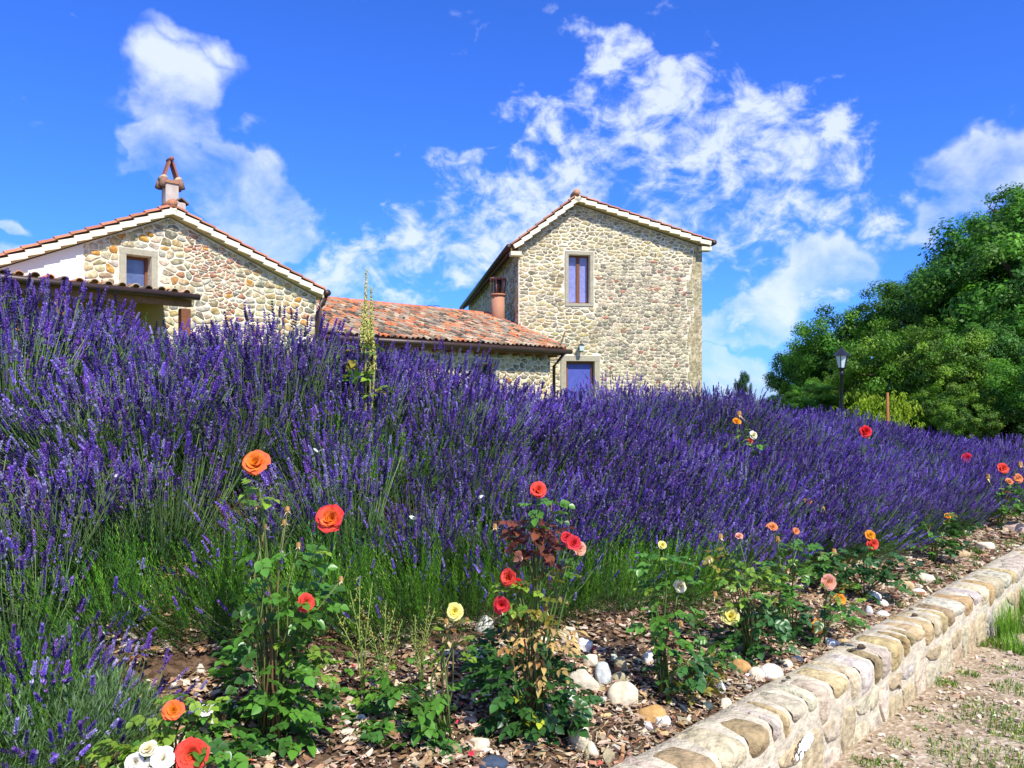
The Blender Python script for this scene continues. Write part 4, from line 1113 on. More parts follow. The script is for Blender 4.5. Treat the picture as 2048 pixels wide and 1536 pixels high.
# ------------------------------------------------------------------ rocks
import bmesh
def rock(name, px, py, rx, ry, col, label, seed, flat=.75, rot=None, lift=.35, group=None, elong=None):
    p = hit(px, py+ry*.55)
    D = p.y; R_ = rx/F*D; H = ry/F*D
    r = random.Random(seed); bm = bmesh.new(); bmesh.ops.create_icosphere(bm, subdivisions=3, radius=1)
    ang = r.random()*10; cuts = [(Vector((r.gauss(0,1), r.gauss(0,1), r.gauss(0,.8))).normalized(), r.uniform(.62,.9)) for _ in range(7)]
    for v in bm.verts:
        c = v.co.copy()
        for n_, d in cuts:
            e = c.dot(n_)-d
            if e > 0: c -= n_*e*.9
        c *= 1 + .10*mnoise.noise(c*1.6+Vector((seed,0,0))) + .03*mnoise.noise(c*5+Vector((seed,3,0)))
        v.co = c
    me = bpy.data.meshes.new(name)
    rz = Matrix.Rotation(r.uniform(0,6.28) if rot is None else rot, 4, 'Z')
    M = Matrix.Diagonal((R_*1.08, max(R_*.8, H), H*1.25, 1)) if elong is None else Matrix.Diagonal((R_*1.05, R_*elong, H, 1))
    bm.transform((rz if elong else Matrix()) @ M); bm.to_mesh(me); bm.free()
    at_ = me.color_attributes.new('Col', 'FLOAT_COLOR', 'POINT')
    cc = []
    for v in me.vertices:
        k = 1 + .16*mnoise.noise(Vector(v.co)*22+Vector((seed,1,1))); cc += [col[0]*k, col[1]*k, col[2]*k, 1]
    at_.data.foreach_set('color', cc)
    for q in me.polygons: q.use_smooth = True
    me.materials.append(M_ROCK)
    o = link(bpy.data.objects.new(name, me)); o.location = p + Vector((0, 0, H*lift)); return tag(o, label, 'rock', group)
WHI=(.70,.67,.60); CRM=(.66,.58,.42); GRW=(.55,.56,.55); TAN=(.46,.33,.17); OCH=(.48,.27,.10); OLV=(.38,.33,.20); SLT=(.06,.08,.08); NVY=(.05,.07,.11); PNK=(.52,.38,.30)
ROCKS = [
 (968,1258,20,16,WHI,'bright white rock against the lavender shade behind the red rose bush'),
 (948,1310,18,14,GRW,'pale grey rock beside the dark leaves, below the bright white one'),
 (1135,1272,21,18,CRM,'cream rock at the top of the rock group right of the red rose bush'),
 (1168,1291,19,15,WHI,'white angular rock touching the uppermost cream rock'),
 (1182,1322,17,16,CRM,'pitted cream rock under the white angular one'),
 (1205,1350,17,25,GRW,'upright grey-white rock in the middle of the rock group'),
 (1166,1364,33,23,CRM,'large flat cream rock with pink underside, left of the upright grey one'),
 (1246,1392,31,27,CRM,'largest oval cream boulder in the middle of the bark mulch'),
 (1242,1331,14,17,OLV,'brownish beige rock above the olive one'),
 (1240,1358,18,12,OLV,'olive beige flat rock between grey rock and brown rock'),
 (1298,1319,15,14,WHI,'small bright white rock beside the low leafy rose'),
 (1275,1326,11,8,SLT,'small dark rock left of the small bright white one'),
 (1302,1427,29,18,OCH,'ochre rock resting against a white stone near the wall'),
 (1325,1443,21,13,WHI,'white stone pressed against the ochre rock near the wall'),
 (1482,1336,20,18,OCH,'orange brown rock under the pale yellow rose bush'),
 (1412,1412,14,9,SLT,'small dark green-black stone near the wall coping'),
 (1442,1378,10,14,GRW,'thin grey upright stone left of the orange rock'),
 (1452,1410,13,13,CRM,'cream stone below the thin grey upright one'),
 (1540,1344,24,15,WHI,'broad white rock touching the inner edge of the coping'),
 (1512,1350,17,14,CRM,'cream rock joined to the broad white one by the coping'),
 (1573,1330,12,10,CRM,'small cream rock just right of the broad white one'),
 (1592,1320,13,7,NVY,'flat bluish dark stone just above the coping'),
 (1660,1287,17,9,WHI,'rounded white rock below the orange-yellow rose'),
 (1688,1284,15,10,TAN,'tan rock right behind the rounded white one'),
 (1160,1462,22,38,CRM,'long beige boulder standing beside the dark rose leaves near the bottom'),
 (1138,1392,12,20,WHI,'white rock half hidden behind dark rose leaves'),
 (1182,1500,16,16,CRM,'cream chunk below the long beige boulder'),
 (957,1487,22,17,CRM,'white-cream rock near the bottom edge beside a dark stone'),
 (985,1528,30,13,NVY,'smooth dark blue-grey stone at the bottom edge'),
 (352,1371,10,7,WHI,'white pebble at the edge of the corner lavender bush'),
 (472,1415,11,12,NVY,'dark blue-grey stone among the leaves of the orange rose'),
 (1762,1207,14,8,WHI,'small white stone in the strip beside the upper wall, left one of the pair'),
 (1740,1192,20,11,WHI,'white rock at the foot of the dark green rose leaves'),
 (1770,1168,18,11,CRM,'cream rock behind the white ones near the upper roses'),
 (1803,1170,24,14,TAN,'brown block rock shaded by rose leaves beside the upper wall'),
 (1837,1185,14,7,WHI,'bright white stone beside grass tufts on the wall edge'),
 (1850,1156,20,10,CRM,'cream and brown rock lying in the grass tufts'),
 (1765,1230,13,8,GRW,'grey-white flat stone near the middle of the upper coping'),
 (1737,1224,8,11,GRW,'narrow slate-grey stone left of the grey-white flat one'),
 (1922,1108,16,8,TAN,'flat tan rock far along the bed'),
 (1968,1092,19,10,CRM,'cream rock far along the bed beside the coping'),
 (2030,1055,24,15,PNK,'big pinkish boulder at the far right end of the bed'),
 (1998,1055,10,6,WHI,'small white stone left of the pinkish boulder'),
 (1658,1172,12,12,WHI,'whitish rock behind the pale pink rose'),
 (700,1402,11,7,PNK,'small pinkish stone in open bark mulch left of the weeds'),
 (722,1438,12,9,WHI,'small white stone in the mulch between the two leafy bushes'),
 (652,1430,8,8,WHI,'tiny white stone at the shadow edge of the orange rose bush'),
 (940,1440,16,10,PNK,'pinkish stone left of the dark rose leaves'),
 (865,1390,14,8,PNK,'flat pale pink stone under the weeds'),
]
for i, (px, py, rx, ry, c, lab) in enumerate(ROCKS): rock('rock', px, py, rx, ry, jit(c, .06), lab, 300+i, group='pale rocks scattered in the mulch bed')

# ------------------------------------------------------------------ rose parts
def petal_mesh(name, L, Wd, phi0, phi1, cup, cols, roll=0.0, seed=0):
    nv, nu = 6, 5; vs = []; r = random.Random(seed); x = .04; z = 0.0; rows = []
    for i in range(nv):
        v = i/(nv-1); ph = phi0+(phi1-phi0)*v + (roll*max(0, v-.7)*3)
        rows.append((x, z)); x += math.sin(ph)*L/(nv-1); z += math.cos(ph)*L/(nv-1)
    for i in range(nv):
        v = i/(nv-1); w = Wd*math.sin(math.pi*min(.93, .14+.62*v))**.8
        for j in range(nu):
            u = 2*j/(nu-1)-1
            px_, pz = rows[i]; notch = (.05*L*abs(u)**2.0 if v > .8 else 0)
            vs.append((px_ - cup*w*u*u - .0*v + r.uniform(-.012,.012)*L, w*u, pz - notch*(.4+v) + .035*L*math.sin(u*5+seed)*v))
    fs = []; cs = []
    for i in range(nv-1):
        v = (i+.5)/(nv-1)
        for j in range(nu-1):
            fs.append((i*nu+j, (i+1)*nu+j, (i+1)*nu+j+1, i*nu+j+1)); u = abs(2*(j+.5)/(nu-1)-1)
            t = min(1, v*.85+u*.25); cs.append(tuple(cols[0][k]*(1-t)+cols[1][k]*t for k in range(3)))
    return mesh_np(name, np.array(vs), fs, cs, M_PETAL, True)
PAL = {'orange': ((.87,.36,.012),(.85,.13,.05)), 'flame': ((.87,.30,.012),(.80,.035,.06)), 'coral': ((.80,.10,.03),(.78,.07,.06)), 'red': ((.70,.02,.01),(.68,.015,.03)),
       'pink': ((.82,.40,.20),(.80,.38,.30)), 'yellow': ((.85,.70,.04),(.86,.80,.30)), 'cream': ((.85,.74,.35),(.86,.82,.62)), 'white': ((.86,.80,.60),(.88,.86,.82)),
       'gold': ((.86,.42,.02),(.86,.30,.015)), 'apricot': ((.80,.38,.12),(.78,.24,.10)), 'rosered': ((.72,.03,.03),(.74,.05,.07))}
LAYERS = [(6, 1.0, .56, .85, 1.55, .15, .6), (6, .95, .52, .60, 1.30, .22, .45), (7, .84, .42, .40, 1.0, .30, .3), (7, .72, .32, .22, .75, .4, .2), (7, .60, .22, .05, .50, .5, .2)]
_pc = {}
def petals(pal):
    if pal not in _pc:
        a, b = PAL[pal]
        _pc[pal] = [petal_mesh('petal', L, Wd, p0, p1, cup, (tuple(a[k]*(.6+.1*i)+b[k]*(.4-.1*i) for k in range(3)), tuple(b[k]*(1-.20*i)+a[k]*.20*i for k in range(3))), roll, i) for i, (n, L, Wd, p0, p1, cup, roll) in enumerate(LAYERS)]
    return _pc[pal]
SEPAL = None
def sepal_mesh():
    mb = MB()
    for k in range(5):
        th = k*1.2566; c, s = math.cos(th), math.sin(th)
        def P(x, y, z): return (x*c-y*s, x*s+y*c, z)
        mb.add([P(.05,-.09,-.05), P(.05,.09,-.05), P(.38,.05,.02), P(.38,-.05,.02), P(.75,0,-.12)], [(0,1,2,3),(3,2,4)], (.10,.20,.03))
    tube(mb, [(0,0,-.28),(0,0,-.16),(0,0,-.02),(0,0,.06)], [.05,.12,.13,.05], 7, (.09,.17,.03))
    return mb.mesh('sepals', M_LEAF)
SEPAL = sepal_mesh()
def rot_to(d, spin=0):
    return Vector(d).to_track_quat('Z', 'Y').to_matrix().to_4x4() @ Matrix.Rotation(spin, 4, 'Z')
def bloom(root, pos, R_, pal, face, r, stage=1.0, separate=True, label=None):
    "an open rose on the bush: the bloom's empty part holds each petal"
    b = empty('bloom', (0,0,0)); b.parent = root; inv = root.location
    b.matrix_local = Matrix.Translation(Vector(pos)-inv) @ rot_to(face, r.uniform(0,6)) @ Matrix.Scale(R_, 4) @ Matrix.Translation((0,0,-.35))
    if label: b['label'] = label
    link(bpy.data.objects.new('sepals', SEPAL), b)
    ms = petals(pal)
    for li, (n, L, Wd, p0, p1, cup, roll) in enumerate(LAYERS):
        if stage < .6 and li < 2: continue
        for k in range(n):
            o = link(bpy.data.objects.new('petal', ms[li]), b)
            o.rotation_euler = (r.gauss(0,.14), r.gauss(0,.13) - (1-stage)*.35, 6.283*k/n + li*.6 + r.uniform(-.15,.15)); sc = r.uniform(.92,1.1); o.scale = (sc, sc, sc)
    return b
def spent(mbh, p, r, R_=.016, col=None):
    "a spent bloom: hip with dry reflexed sepals"
    col = col or r.choice([(.42,.26,.10),(.50,.33,.14),(.34,.17,.07)])
    tube(mbh, [p-Vector((0,0,R_*.5)), p, p+Vector((0,0,R_*.6))], [R_*.25,R_*.42,R_*.3], 6, jit((.36,.20,.06), .2, r))
    for k in range(5):
        th = k*1.2566+r.random(); a = Vector((math.cos(th), math.sin(th), 0)); s_ = Vector((-a.y, a.x, 0))
        e = p + a*R_*r.uniform(.8,1.3) - Vector((0,0,R_*r.uniform(.1,1.1)))
        mbh.add([p-s_*R_*.18, p+s_*R_*.18, e], [(0,1,2)], jit((.60,.50,.30), .2, r))
LG = {'mid': [(.060,.175,.020),(.085,.225,.026),(.048,.140,.022)], 'dark': [(.032,.108,.024),(.045,.135,.030),(.026,.088,.024)], 'lime': [(.13,.26,.02),(.19,.31,.03),(.10,.22,.025)],
      'bronze': [(.16,.035,.02),(.20,.06,.03),(.11,.03,.02)], 'dry': [(.46,.27,.08),(.55,.36,.13),(.40,.20,.06)], 'olive': [(.16,.19,.03),(.24,.20,.03)], 'yellow': [(.50,.50,.03),(.42,.45,.04)]}
def leaf_mesh(kind, seed, leaflets=5, size=1.0):
    r = random.Random(seed); mb = MB(); pos = [(1.0,0,1.15)] + [(x, s, 1.0) for x in (.66,.33) for s in (-1,1)]
    pos = pos[:leaflets]
    base_c = r.choice(LG[kind])
    tube(mb, [(0,0,0),(.35,0,.03),(.72,0,.0)], .010, 3, (.12,.20,.04) if kind != 'bronze' else (.22,.05,.03), caps=False)
    for (x, s, k) in pos:
        d = Vector((1, s*1.15, -.12)).normalized() if s else Vector((1,0,-.15)).normalized()
        o = Vector((x*.72, 0, 0)); L = .42*k*r.uniform(.8,1.1); Wd = .150*k*r.uniform(.8,1.15)
        sd = d.cross(Vector((0,0,1))).normalized(); up = sd.cross(d); c = jit(base_c, .18, r); droop = r.uniform(-.05,.12)
        if kind == 'dry': Wd *= .6; droop = .3
        P = []
        for (a, w) in ((.06,.34),(.30,1.0),(.55,.95),(.80,.48)):
            for side in (-1, 0, 1): P.append(o + d*L*a + sd*side*Wd*w + up*(abs(side)*Wd*.42*w - droop*a*a*L))
        P.append(o + d*L - up*droop*L); P.append(o)
        f = []
        for i in range(3):
            for j in range(2): f.append((i*3+j, (i+1)*3+j, (i+1)*3+j+1, i*3+j+1))
        f += [(9,12,10),(10,12,11),(13,0,1),(13,1,2)]
        mb.add(P, f, c)
    return mb.mesh('leaf', M_LEAF, True)
LEAVES = {k: [leaf_mesh(k, 10+i, 5 if k != 'dry' else 3) for i in range(4)] for k in LG}
def put_leaf(root, pos, r, kind, size, outward):
    o = link(bpy.data.objects.new('leaf', r.choice(LEAVES[kind])), root)
    az = math.atan2(outward[1], outward[0]) + r.gauss(0,.7)
    m = Matrix.Translation(Vector(pos)-root.location) @ Matrix.Rotation(az, 4, 'Z') @ Matrix.Rotation(r.uniform(-.35,.55), 4, 'Y') @ Matrix.Rotation(r.gauss(0,.4), 4, 'X') @ Matrix.Scale(size*r.uniform(.8,1.2), 4)
    o.matrix_local = m; return o
def rose_bush(base_px, label, clusters, blooms=(), spents=(), seed=0, dD=0.0, leaf=.078, Dbase=None, group='rose bushes planted along the mulch bed'):
    """clusters: (px,py,rx,ry,n,kind); blooms: (px,py,r,palette,face(x,y,z),stage)"""
    r = random.Random(1000+seed)
    if Dbase: x, y = (base_px[0]-CX)/F*Dbase, Dbase; base = Vector((x, y, ground(x, y)-.01))
    else: base = hit(*base_px)
    D = base.y
    root = empty('rose_bush', base, label, 'rose bush', group)
    off = base
    fan = []
    for (px, py, rx, ry, n, kind) in clusters:
        c = at(px, py, D+dD); A = rx/F*D; B = ry/F*D
        tips = []
        n = int(n*1.35)
        for i in range(n):
            while True:
                q = Vector((r.uniform(-1,1), r.uniform(-1,1), r.uniform(-1,1)))
                if q.length < 1: break
            p = c + Vector((q.x*A, q.y*min(A, .13), q.z*B)); p.z = max(p.z, ground(p.x, p.y)+.015)
            out = (p.x-base.x+q.x*A, p.y-base.y + q.y*.1 - .03, 0); put_leaf(root, p, r, kind, leaf*(.75 if kind in ('lime','yellow','olive') else 1), out)
            tips.append(p)
        r.shuffle(tips)
        for p in tips[:max(2, n//9)]: fan.append(p)
    mb = MB()
    def cane(p1, r0, r1, col):
        a = base + Vector((r.uniform(-.03,.03), r.uniform(-.03,.03), 0)); v_ = p1-a; m1 = a + Vector((v_.x*.25, v_.y*.25, v_.z*.45)) + Vector((r.gauss(0,.012), r.gauss(0,.012), 0)); m2 = a + Vector((v_.x*.62, v_.y*.62, v_.z*.78))+ Vector((r.gauss(0,.012), r.gauss(0,.012), 0))
        mb_ = MB(); tube(mb_, [a-off, m1-off, m2-off, p1-off], [r0, r0*.8, (r0+r1)/2, r1], 5, col); mb_.obj('cane', M_CANE, root, True)
        return m2
    for p in fan: cane(p, .0042, .0015, jit((.10,.17,.04) if r.random() < .7 else (.16,.09,.04), .2, r))
    for (px, py, rr, pal, face, stage) in blooms:
        p = at(px, py, D+dD-(.09 if rr > 15 else .03)); R_ = rr/F*D
        f = Vector(face).normalized()
        bloom(root, p, R_*(1.0 if stage > .5 else 1.25), pal, f, r, stage)
        m2 = cane(p - f*R_*.45, .0048, .0022, jit((.09,.16,.035), .2, r))
        for k in range(2):
            q = m2.lerp(p, .35+.3*k); put_leaf(root, q, r, 'mid' if r.random() < .6 else 'lime', leaf*.7, (r.uniform(-1,1), -.5, 0))
    for (px, py) in spents:
        p = at(px, py, D+dD); cane(p, .0035, .0016, jit((.15,.17,.05), .2, r)); mh = MB(); spent(mh, p-off, r, .021*D/2.45*.9); mh.obj('spent_bloom', M_CANE, root, False)
    return root
up1 = (.1,-1,.45); side = (.5,-.8,.3); upv = (0,-.6,.8); lf = (-.5,-.8,.3)
rose_bush((548,1482), 'tall rose bush with two big orange-pink blooms high up and rounded green leaves',
    [(560,1210,95,60,34,'mid'),(530,1340,75,85,44,'mid'),(600,1290,50,55,16,'lime'),(590,1420,75,60,34,'mid'),(560,1120,80,40,14,'mid'),(510,985,28,22,6,'lime'),(640,1330,35,35,9,'lime'),(540,1470,60,35,18,'dark')],
    [(510,925,27,'orange',up1,1.0),(662,1037,30,'flame',(.0,-1,.35),1.0),(612,1205,19,'coral',side,.7),(592,1375,9,'red',(.6,-.6,.2),.4)],
    [(512,1012),(530,1055),(575,1020),(569,1046),(597,1092),(612,1125),(682,1160),(505,1215),(576,1285),(608,1240),(500,1415)], seed=1)
rose_bush((345,1560), 'low rose bush with an orange bloom and a large coral bloom at the bottom edge',
    [(330,1450,55,40,16,'lime'),(330,1520,70,25,14,'mid'),(430,1490,50,40,16,'mid'),(380,1410,40,22,7,'lime')],
    [(347,1420,20,'orange',(.3,-.8,.6),1.0),(384,1508,33,'coral',(.2,-.9,.4),1.0)], [(500,1500)], seed=2, dD=-.14)
rose_bush((300,1565), 'white rose bush cut by the bottom edge, beside the coral red bloom',
    [(290,1510,40,25,12,'lime'),(240,1500,30,20,6,'lime')],
    [(296,1497,16,'cream',upv,1.0),(270,1524,19,'white',up1,1.0),(326,1516,22,'white',(.2,-.7,.7),1.0),(300,1530,16,'white',upv,1.0)], (), seed=3, dD=-.16)
rose_bush((418,1478), 'small white rose bush with two loose white blooms above the bark mulch',
    [(430,1440,40,35,12,'mid'),(395,1450,25,25,6,'lime')], [(413,1418,16,'white',(0,-.5,.8),1.0),(414,1450,15,'white',(.3,-.8,.4),1.0)], [(448,1440)], seed=4)
rose_bush((1068,1470), 'tall red rose bush with bronze young leaves, dry yellow leaves and dark green foot',
    [(1068,1075,48,42,34,'bronze'),(1075,1150,60,30,14,'olive'),(1050,1180,55,50,16,'lime'),(1080,1215,50,35,14,'olive'),(1070,1260,60,45,30,'dry'),(1040,1340,95,80,62,'dark'),(1120,1400,60,60,30,'dark'),(1055,1440,75,45,34,'dark'),(1065,1415,35,30,12,'yellow'),(1000,1320,45,45,16,'mid'),(1085,1330,40,50,16,'dry'),(1095,1010,28,25,6,'mid')],
    [(1077,980,18,'coral',(.3,-.9,.3),1.0),(1133,1075,13,'rosered',(-.2,-.9,.4),1.0),(1147,1086,16,'rosered',(0,-1,.3),1.0),(1160,1098,15,'pink',(.4,-.8,.2),1.0),(1016,1155,19,'coral',lf,.9),(1003,1210,19,'rosered',(-.1,-1,0),1.0),(1034,1166,11,'red',(.3,-.9,0),.8)],
    [(990,1055),(1050,1300),(1092,1220)], seed=5)
rose_bush((885,1478), 'yellow rose bush with a single open pale yellow bloom and loose green leaves',
    [(800,1450,85,55,36,'mid'),(840,1400,60,40,16,'mid'),(900,1290,40,35,9,'lime'),(905,1250,25,15,4,'dry'),(740,1490,40,35,14,'mid'),(860,1500,60,30,20,'dark'),(780,1375,30,25,7,'mid')],
    [(909,1223,17,'yellow',(.1,-1,.3),1.0)], [(893,1245),(934,1243),(845,1465)], seed=6)
rose_bush((1330,1392), 'slender yellow rose bush with small blooms in front of the green lavender',
    [(1330,1150,45,60,22,'mid'),(1335,1240,55,60,24,'mid'),(1350,1320,60,45,26,'dark'),(1370,1360,60,40,22,'olive'),(1310,1180,30,40,8,'lime')],
    [(1325,1090,9,'yellow',(.1,-.8,.5),.8),(1360,1172,14,'cream',(.2,-1,.3),1.0)], [(1362,1250)], seed=7)
rose_bush((1500,1318), 'rose bush with one large pale yellow bloom and dense dark leaves',
    [(1480,1170,60,60,44,'lime'),(1530,1190,45,60,26,'mid'),(1520,1260,60,50,44,'dark'),(1480,1280,40,35,20,'dark'),(1450,1120,35,30,10,'olive')],
    [(1460,1232,19,'yellow',(-.2,-.9,.5),1.0),(1478,1072,9,'pink',upv,.7)], [(1441,1075),(1430,1190)], seed=8)
rose_bush((1420,1380), 'low yellowing rose seedling close to the wall',
    [(1400,1340,40,40,26,'olive'),(1430,1300,40,35,20,'mid'),(1390,1375,35,20,14,'yellow')], (), [(1390,1242)], seed=9, leaf=.06)
rose_bush((1575,1275), 'rose bush with two small apricot blooms low in front of the lavender',
    [(1560,1160,50,50,30,'lime'),(1590,1120,50,35,22,'mid'),(1560,1230,45,40,26,'dark')],
    [(1545,1053,11,'apricot',upv,1.0),(1592,1062,8,'apricot',(.2,-.9,.3),.8)], [(1575,1140),(1555,1080)], seed=10)
rose_bush((1640,1292), 'rose plant with a pale pink bloom above two orange-yellow blooms',
    [(1680,1225,35,25,14,'mid'),(1620,1240,35,35,16,'dark'),(1690,1190,25,25,8,'lime')],
    [(1657,1165,17,'pink',(.1,-1,.1),1.0),(1680,1198,12,'gold',(.1,-.9,.4),1.0),(1635,1253,15,'gold',(.2,-.9,.3),1.0)], (), seed=11)
rose_bush((1725,1200), 'dark leaved rose bush with an orange bloom over a red one',
    [(1640,1130,45,35,30,'mid'),(1700,1130,60,35,44,'dark'),(1770,1130,60,35,40,'dark'),(1740,1165,55,25,24,'dark'),(1680,1165,40,20,14,'dry')],
    [(1740,1070,10,'gold',(-.1,-.9,.5),1.0),(1746,1088,13,'coral',(.2,-1,.1),1.0)], [(1645,1112),(1668,1105),(1690,1130)], seed=12, leaf=.075)
rose_bush((1860,1125), 'leafy rose bush with yellowing leaves and no open blooms near the upper wall',
    [(1870,1075,50,35,44,'mid'),(1910,1050,40,25,22,'dark'),(1880,1035,30,20,10,'olive'),(1900,1090,30,20,16,'dark')], [(1895,1032,7,'gold',upv,.7)], (), seed=13, leaf=.075)
rose_bush((1998,1060), 'rose bush at the far end with orange-red and apricot blooms',
    [(2010,1005,35,30,40,'mid'),(2030,975,25,20,16,'mid'),(2035,1020,20,25,16,'dark'),(2012,985,10,15,6,'bronze')],
    [(2006,937,12,'coral',(0,-1,.2),1.0),(2036,957,10,'apricot',(0,-1,.3),1.0),(2018,962,8,'apricot',upv,.9)], [(2040,930),(1975,955)], seed=14, leaf=.075)
# roses growing up through the lavender
rose_bush((1935,985), 'single red rose standing in the lavender near the far end', [(1935,965,10,18,5,'mid')], [(1934,917,12,'red',(0,-1,.3),1.0)], (), seed=15, Dbase=8.6, leaf=.06)
rose_bush((1910,1000), 'small dry apricot rose left of the single red rose', [(1910,975,10,18,5,'lime')], [(1909,944,7,'apricot',(0,-1,.3),.7)], (), seed=16, Dbase=8.0, leaf=.06)
rose_bush((1732,930), 'bright red rose rising from the lavender crest beside the lime shrub', [(1732,905,10,18,6,'mid')], [(1731,863,13,'red',(0,-1,.3),1.0)], (), seed=17, Dbase=6.8, leaf=.06)
rose_bush((1485,950), 'apricot rose with several small blooms growing out of the lavender below the tower', [(1480,885,25,30,16,'lime'),(1505,895,20,20,10,'mid')],
    [(1473,842,9,'gold',upv,.9),(1507,870,9,'cream',(.1,-1,.4),.9),(1500,882,6,'coral',(0,-1,.3),.6)], [(1478,829)], seed=18, Dbase=5.6, leaf=.06)
rose_bush((1615,1060), 'faded apricot rose in the lavender left of the dark leaved bush', [(1617,1030,14,20,8,'mid')], [(1615,1004,10,'apricot',upv,.8)], [(1645,1020)], seed=19, Dbase=5.3, leaf=.06)
rose_bush((30,700), 'pale pink and apricot bloom behind the lavender under the left house', [(20,690,20,20,6,'mid')], [(20,645,14,'pink',upv,.9),(38,652,10,'apricot',up1,.9)], (), seed=20, Dbase=3.3, leaf=.06)

# ------------------------------------------------------------------ yellowish weeds in the mulch
def weed(px, py, tops, label, seed):
    r = random.Random(seed); base = hit(px, py); root = empty('weed', base, label, 'weed', 'tall thin weeds in the mulch'); D = base.y
    fo = MB()
    for (tx, ty) in tops:
        t = at(tx, ty, D) - base; m = Vector((t.x*.35+r.gauss(0,.01), t.y*.4, t.z*.5)); mb = MB()
        tube(mb, [(0,0,0), m, t], [.003,.0022,.001], 5, (.20,.28,.06))
        for k in range(16):
            q = .35+.6*k/16; b = (m.lerp(t, (q-.5)*2) if q > .5 else Vector((0,0,0)).lerp(m, q*2))
            d = Vector((r.gauss(0,1), r.gauss(0,1), 1.3)).normalized()*r.uniform(.02,.07)*(1.25-q); e = b+d
            tube(mb, [b, b+d*.5+Vector((0,0,-.003)), e], [.0014,.0011,.0008], 4, (.24,.30,.07), caps=False)
            for _ in range(2):
                c = e + Vector((r.gauss(0,.006), r.gauss(0,.006), r.gauss(0,.008))); s_ = r.uniform(.0025,.005)
                tube(fo, [c-Vector((0,0,s_)), c, c+Vector((0,0,s_*1.2))], [s_*.3,s_*.7,s_*.2], 5, jit(r.choice([(.30,.36,.05),(.50,.45,.08),(.22,.32,.06)]), .2, r))
        mb.obj('stem', M_CANE, root, True)
    o = fo.obj('seed_buds', M_LEAF, root, True); tag(o, kind='stuff')
    for k in range(9):
        p = base + Vector((r.gauss(0,.03), r.gauss(0,.03), r.uniform(.02,.16))); put_leaf(root, p, r, 'lime' if k % 2 else 'mid', .05, (r.gauss(0,1), r.gauss(0,1), 0))
weed(728,1400, [(720,1150),(745,1165),(700,1180),(672,1225)], 'tallest thin yellow-green weed, leftmost of the three in the mulch', 61)
weed(762,1400, [(772,1200),(790,1215),(740,1250),(805,1240)], 'bushier weed with yellow seed heads, middle one of the three', 62)
weed(845,1390, [(860,1190),(870,1215),(830,1230),(820,1260)], 'yellow budded weed just left of the pale yellow rose', 63)
# tall dry flower stalks above the lavender crest
def stalk(label, tops, D, basepx, seed):
    r = random.Random(seed); x = (basepx-CX)/F*D; base = Vector((x, D, ground(x, D))); root = empty('mullein', base, label, 'plant')
    bud = MB()
    for (tx, ty, by, wd) in tops:
        t = at(tx, ty, D)-base; b = at(tx+r.uniform(-4,4), by, D)-base; mb = MB(); tube(mb, [(0,0,0), b*.6, b, t], [.008,.007,.006,.002], 6, (.28,.30,.08)); mb.obj('stem', M_CANE, root, True)
        n = int((by-ty)*1.15)
        for k in range(n):
            q = k/n; p = b.lerp(t, q); th = r.uniform(0,6.28); rr = wd/F*D*(1-.75*q)*r.uniform(.6,1.1); c = p+Vector((math.cos(th)*rr, math.sin(th)*rr, r.uniform(-.004,.004))); s_ = r.uniform(.004,.0075)
            tube(bud, [c-Vector((0,0,s_)), c, c+Vector((0,0,s_*1.3))], [s_*.3,s_*.75,s_*.25], 5, jit(r.choice([(.36,.38,.07),(.46,.44,.10),(.26,.32,.06),(.55,.48,.14)]), .2, r))
    tag(bud.obj('seed_buds', M_LEAF, root, True), kind='stuff')
    for k in range(34):
        p = at(basepx+r.uniform(-45,35), r.uniform(680,790), D); p.y += r.uniform(-.08,.08); put_leaf(root, p, r, r.choice(['dry','olive','mid','lime']), .085, (r.gauss(0,1), -.5, 0))
stalk('tall yellow-green seed stalk with withered orange leaves rising above the lavender crest', [(732,538,690,4),(743,575,690,4),(726,612,700,4),(737,640,760,6),(746,665,740,5)], 3.95, 733, 71)
# ------------------------------------------------------------------ white butterflies on the lavender
def butterfly(px, py, D, lab, seed):
    r = random.Random(seed); mb = MB(); p = at(px, py, D); root = empty('butterfly', p, lab, 'butterfly', 'white butterflies on the lavender'); a = r.uniform(0,6)
    tube(mb, [(-.007,0,0),(0,0,.001),(.008,0,0)], [.0008,.0016,.001], 5, (.12,.11,.10)); o = mb.obj('body', M_CANE, root); o.rotation_euler.z = a
    for sgn in (-1,1):
        w = MB(); w.add([(0,0,0),(.012,sgn*.005,.006),(.016,sgn*.017,.016),(.002,sgn*.021,.018),(-.010,sgn*.014,.012),(-.009,sgn*.004,.004)], [(0,1,2,3),(0,3,4,5)], (.82,.86,.80))
        o = w.obj('wing', M_PETAL, root); o.rotation_euler.z = a
butterfly(237,958,2.75,'white butterfly low on the lavender at the left',1)
butterfly(958,998,3.75,'white butterfly near the middle, left of the topmost coral rose',2)
butterfly(570,1112,2.6,'white butterfly beside the spent blooms of the orange rose',3)
butterfly(636,905,3.2,'tiny white butterfly right of the upper orange bloom',4)
butterfly(828,1040,3.4,'white butterfly hanging above the green lavender shoots',5)
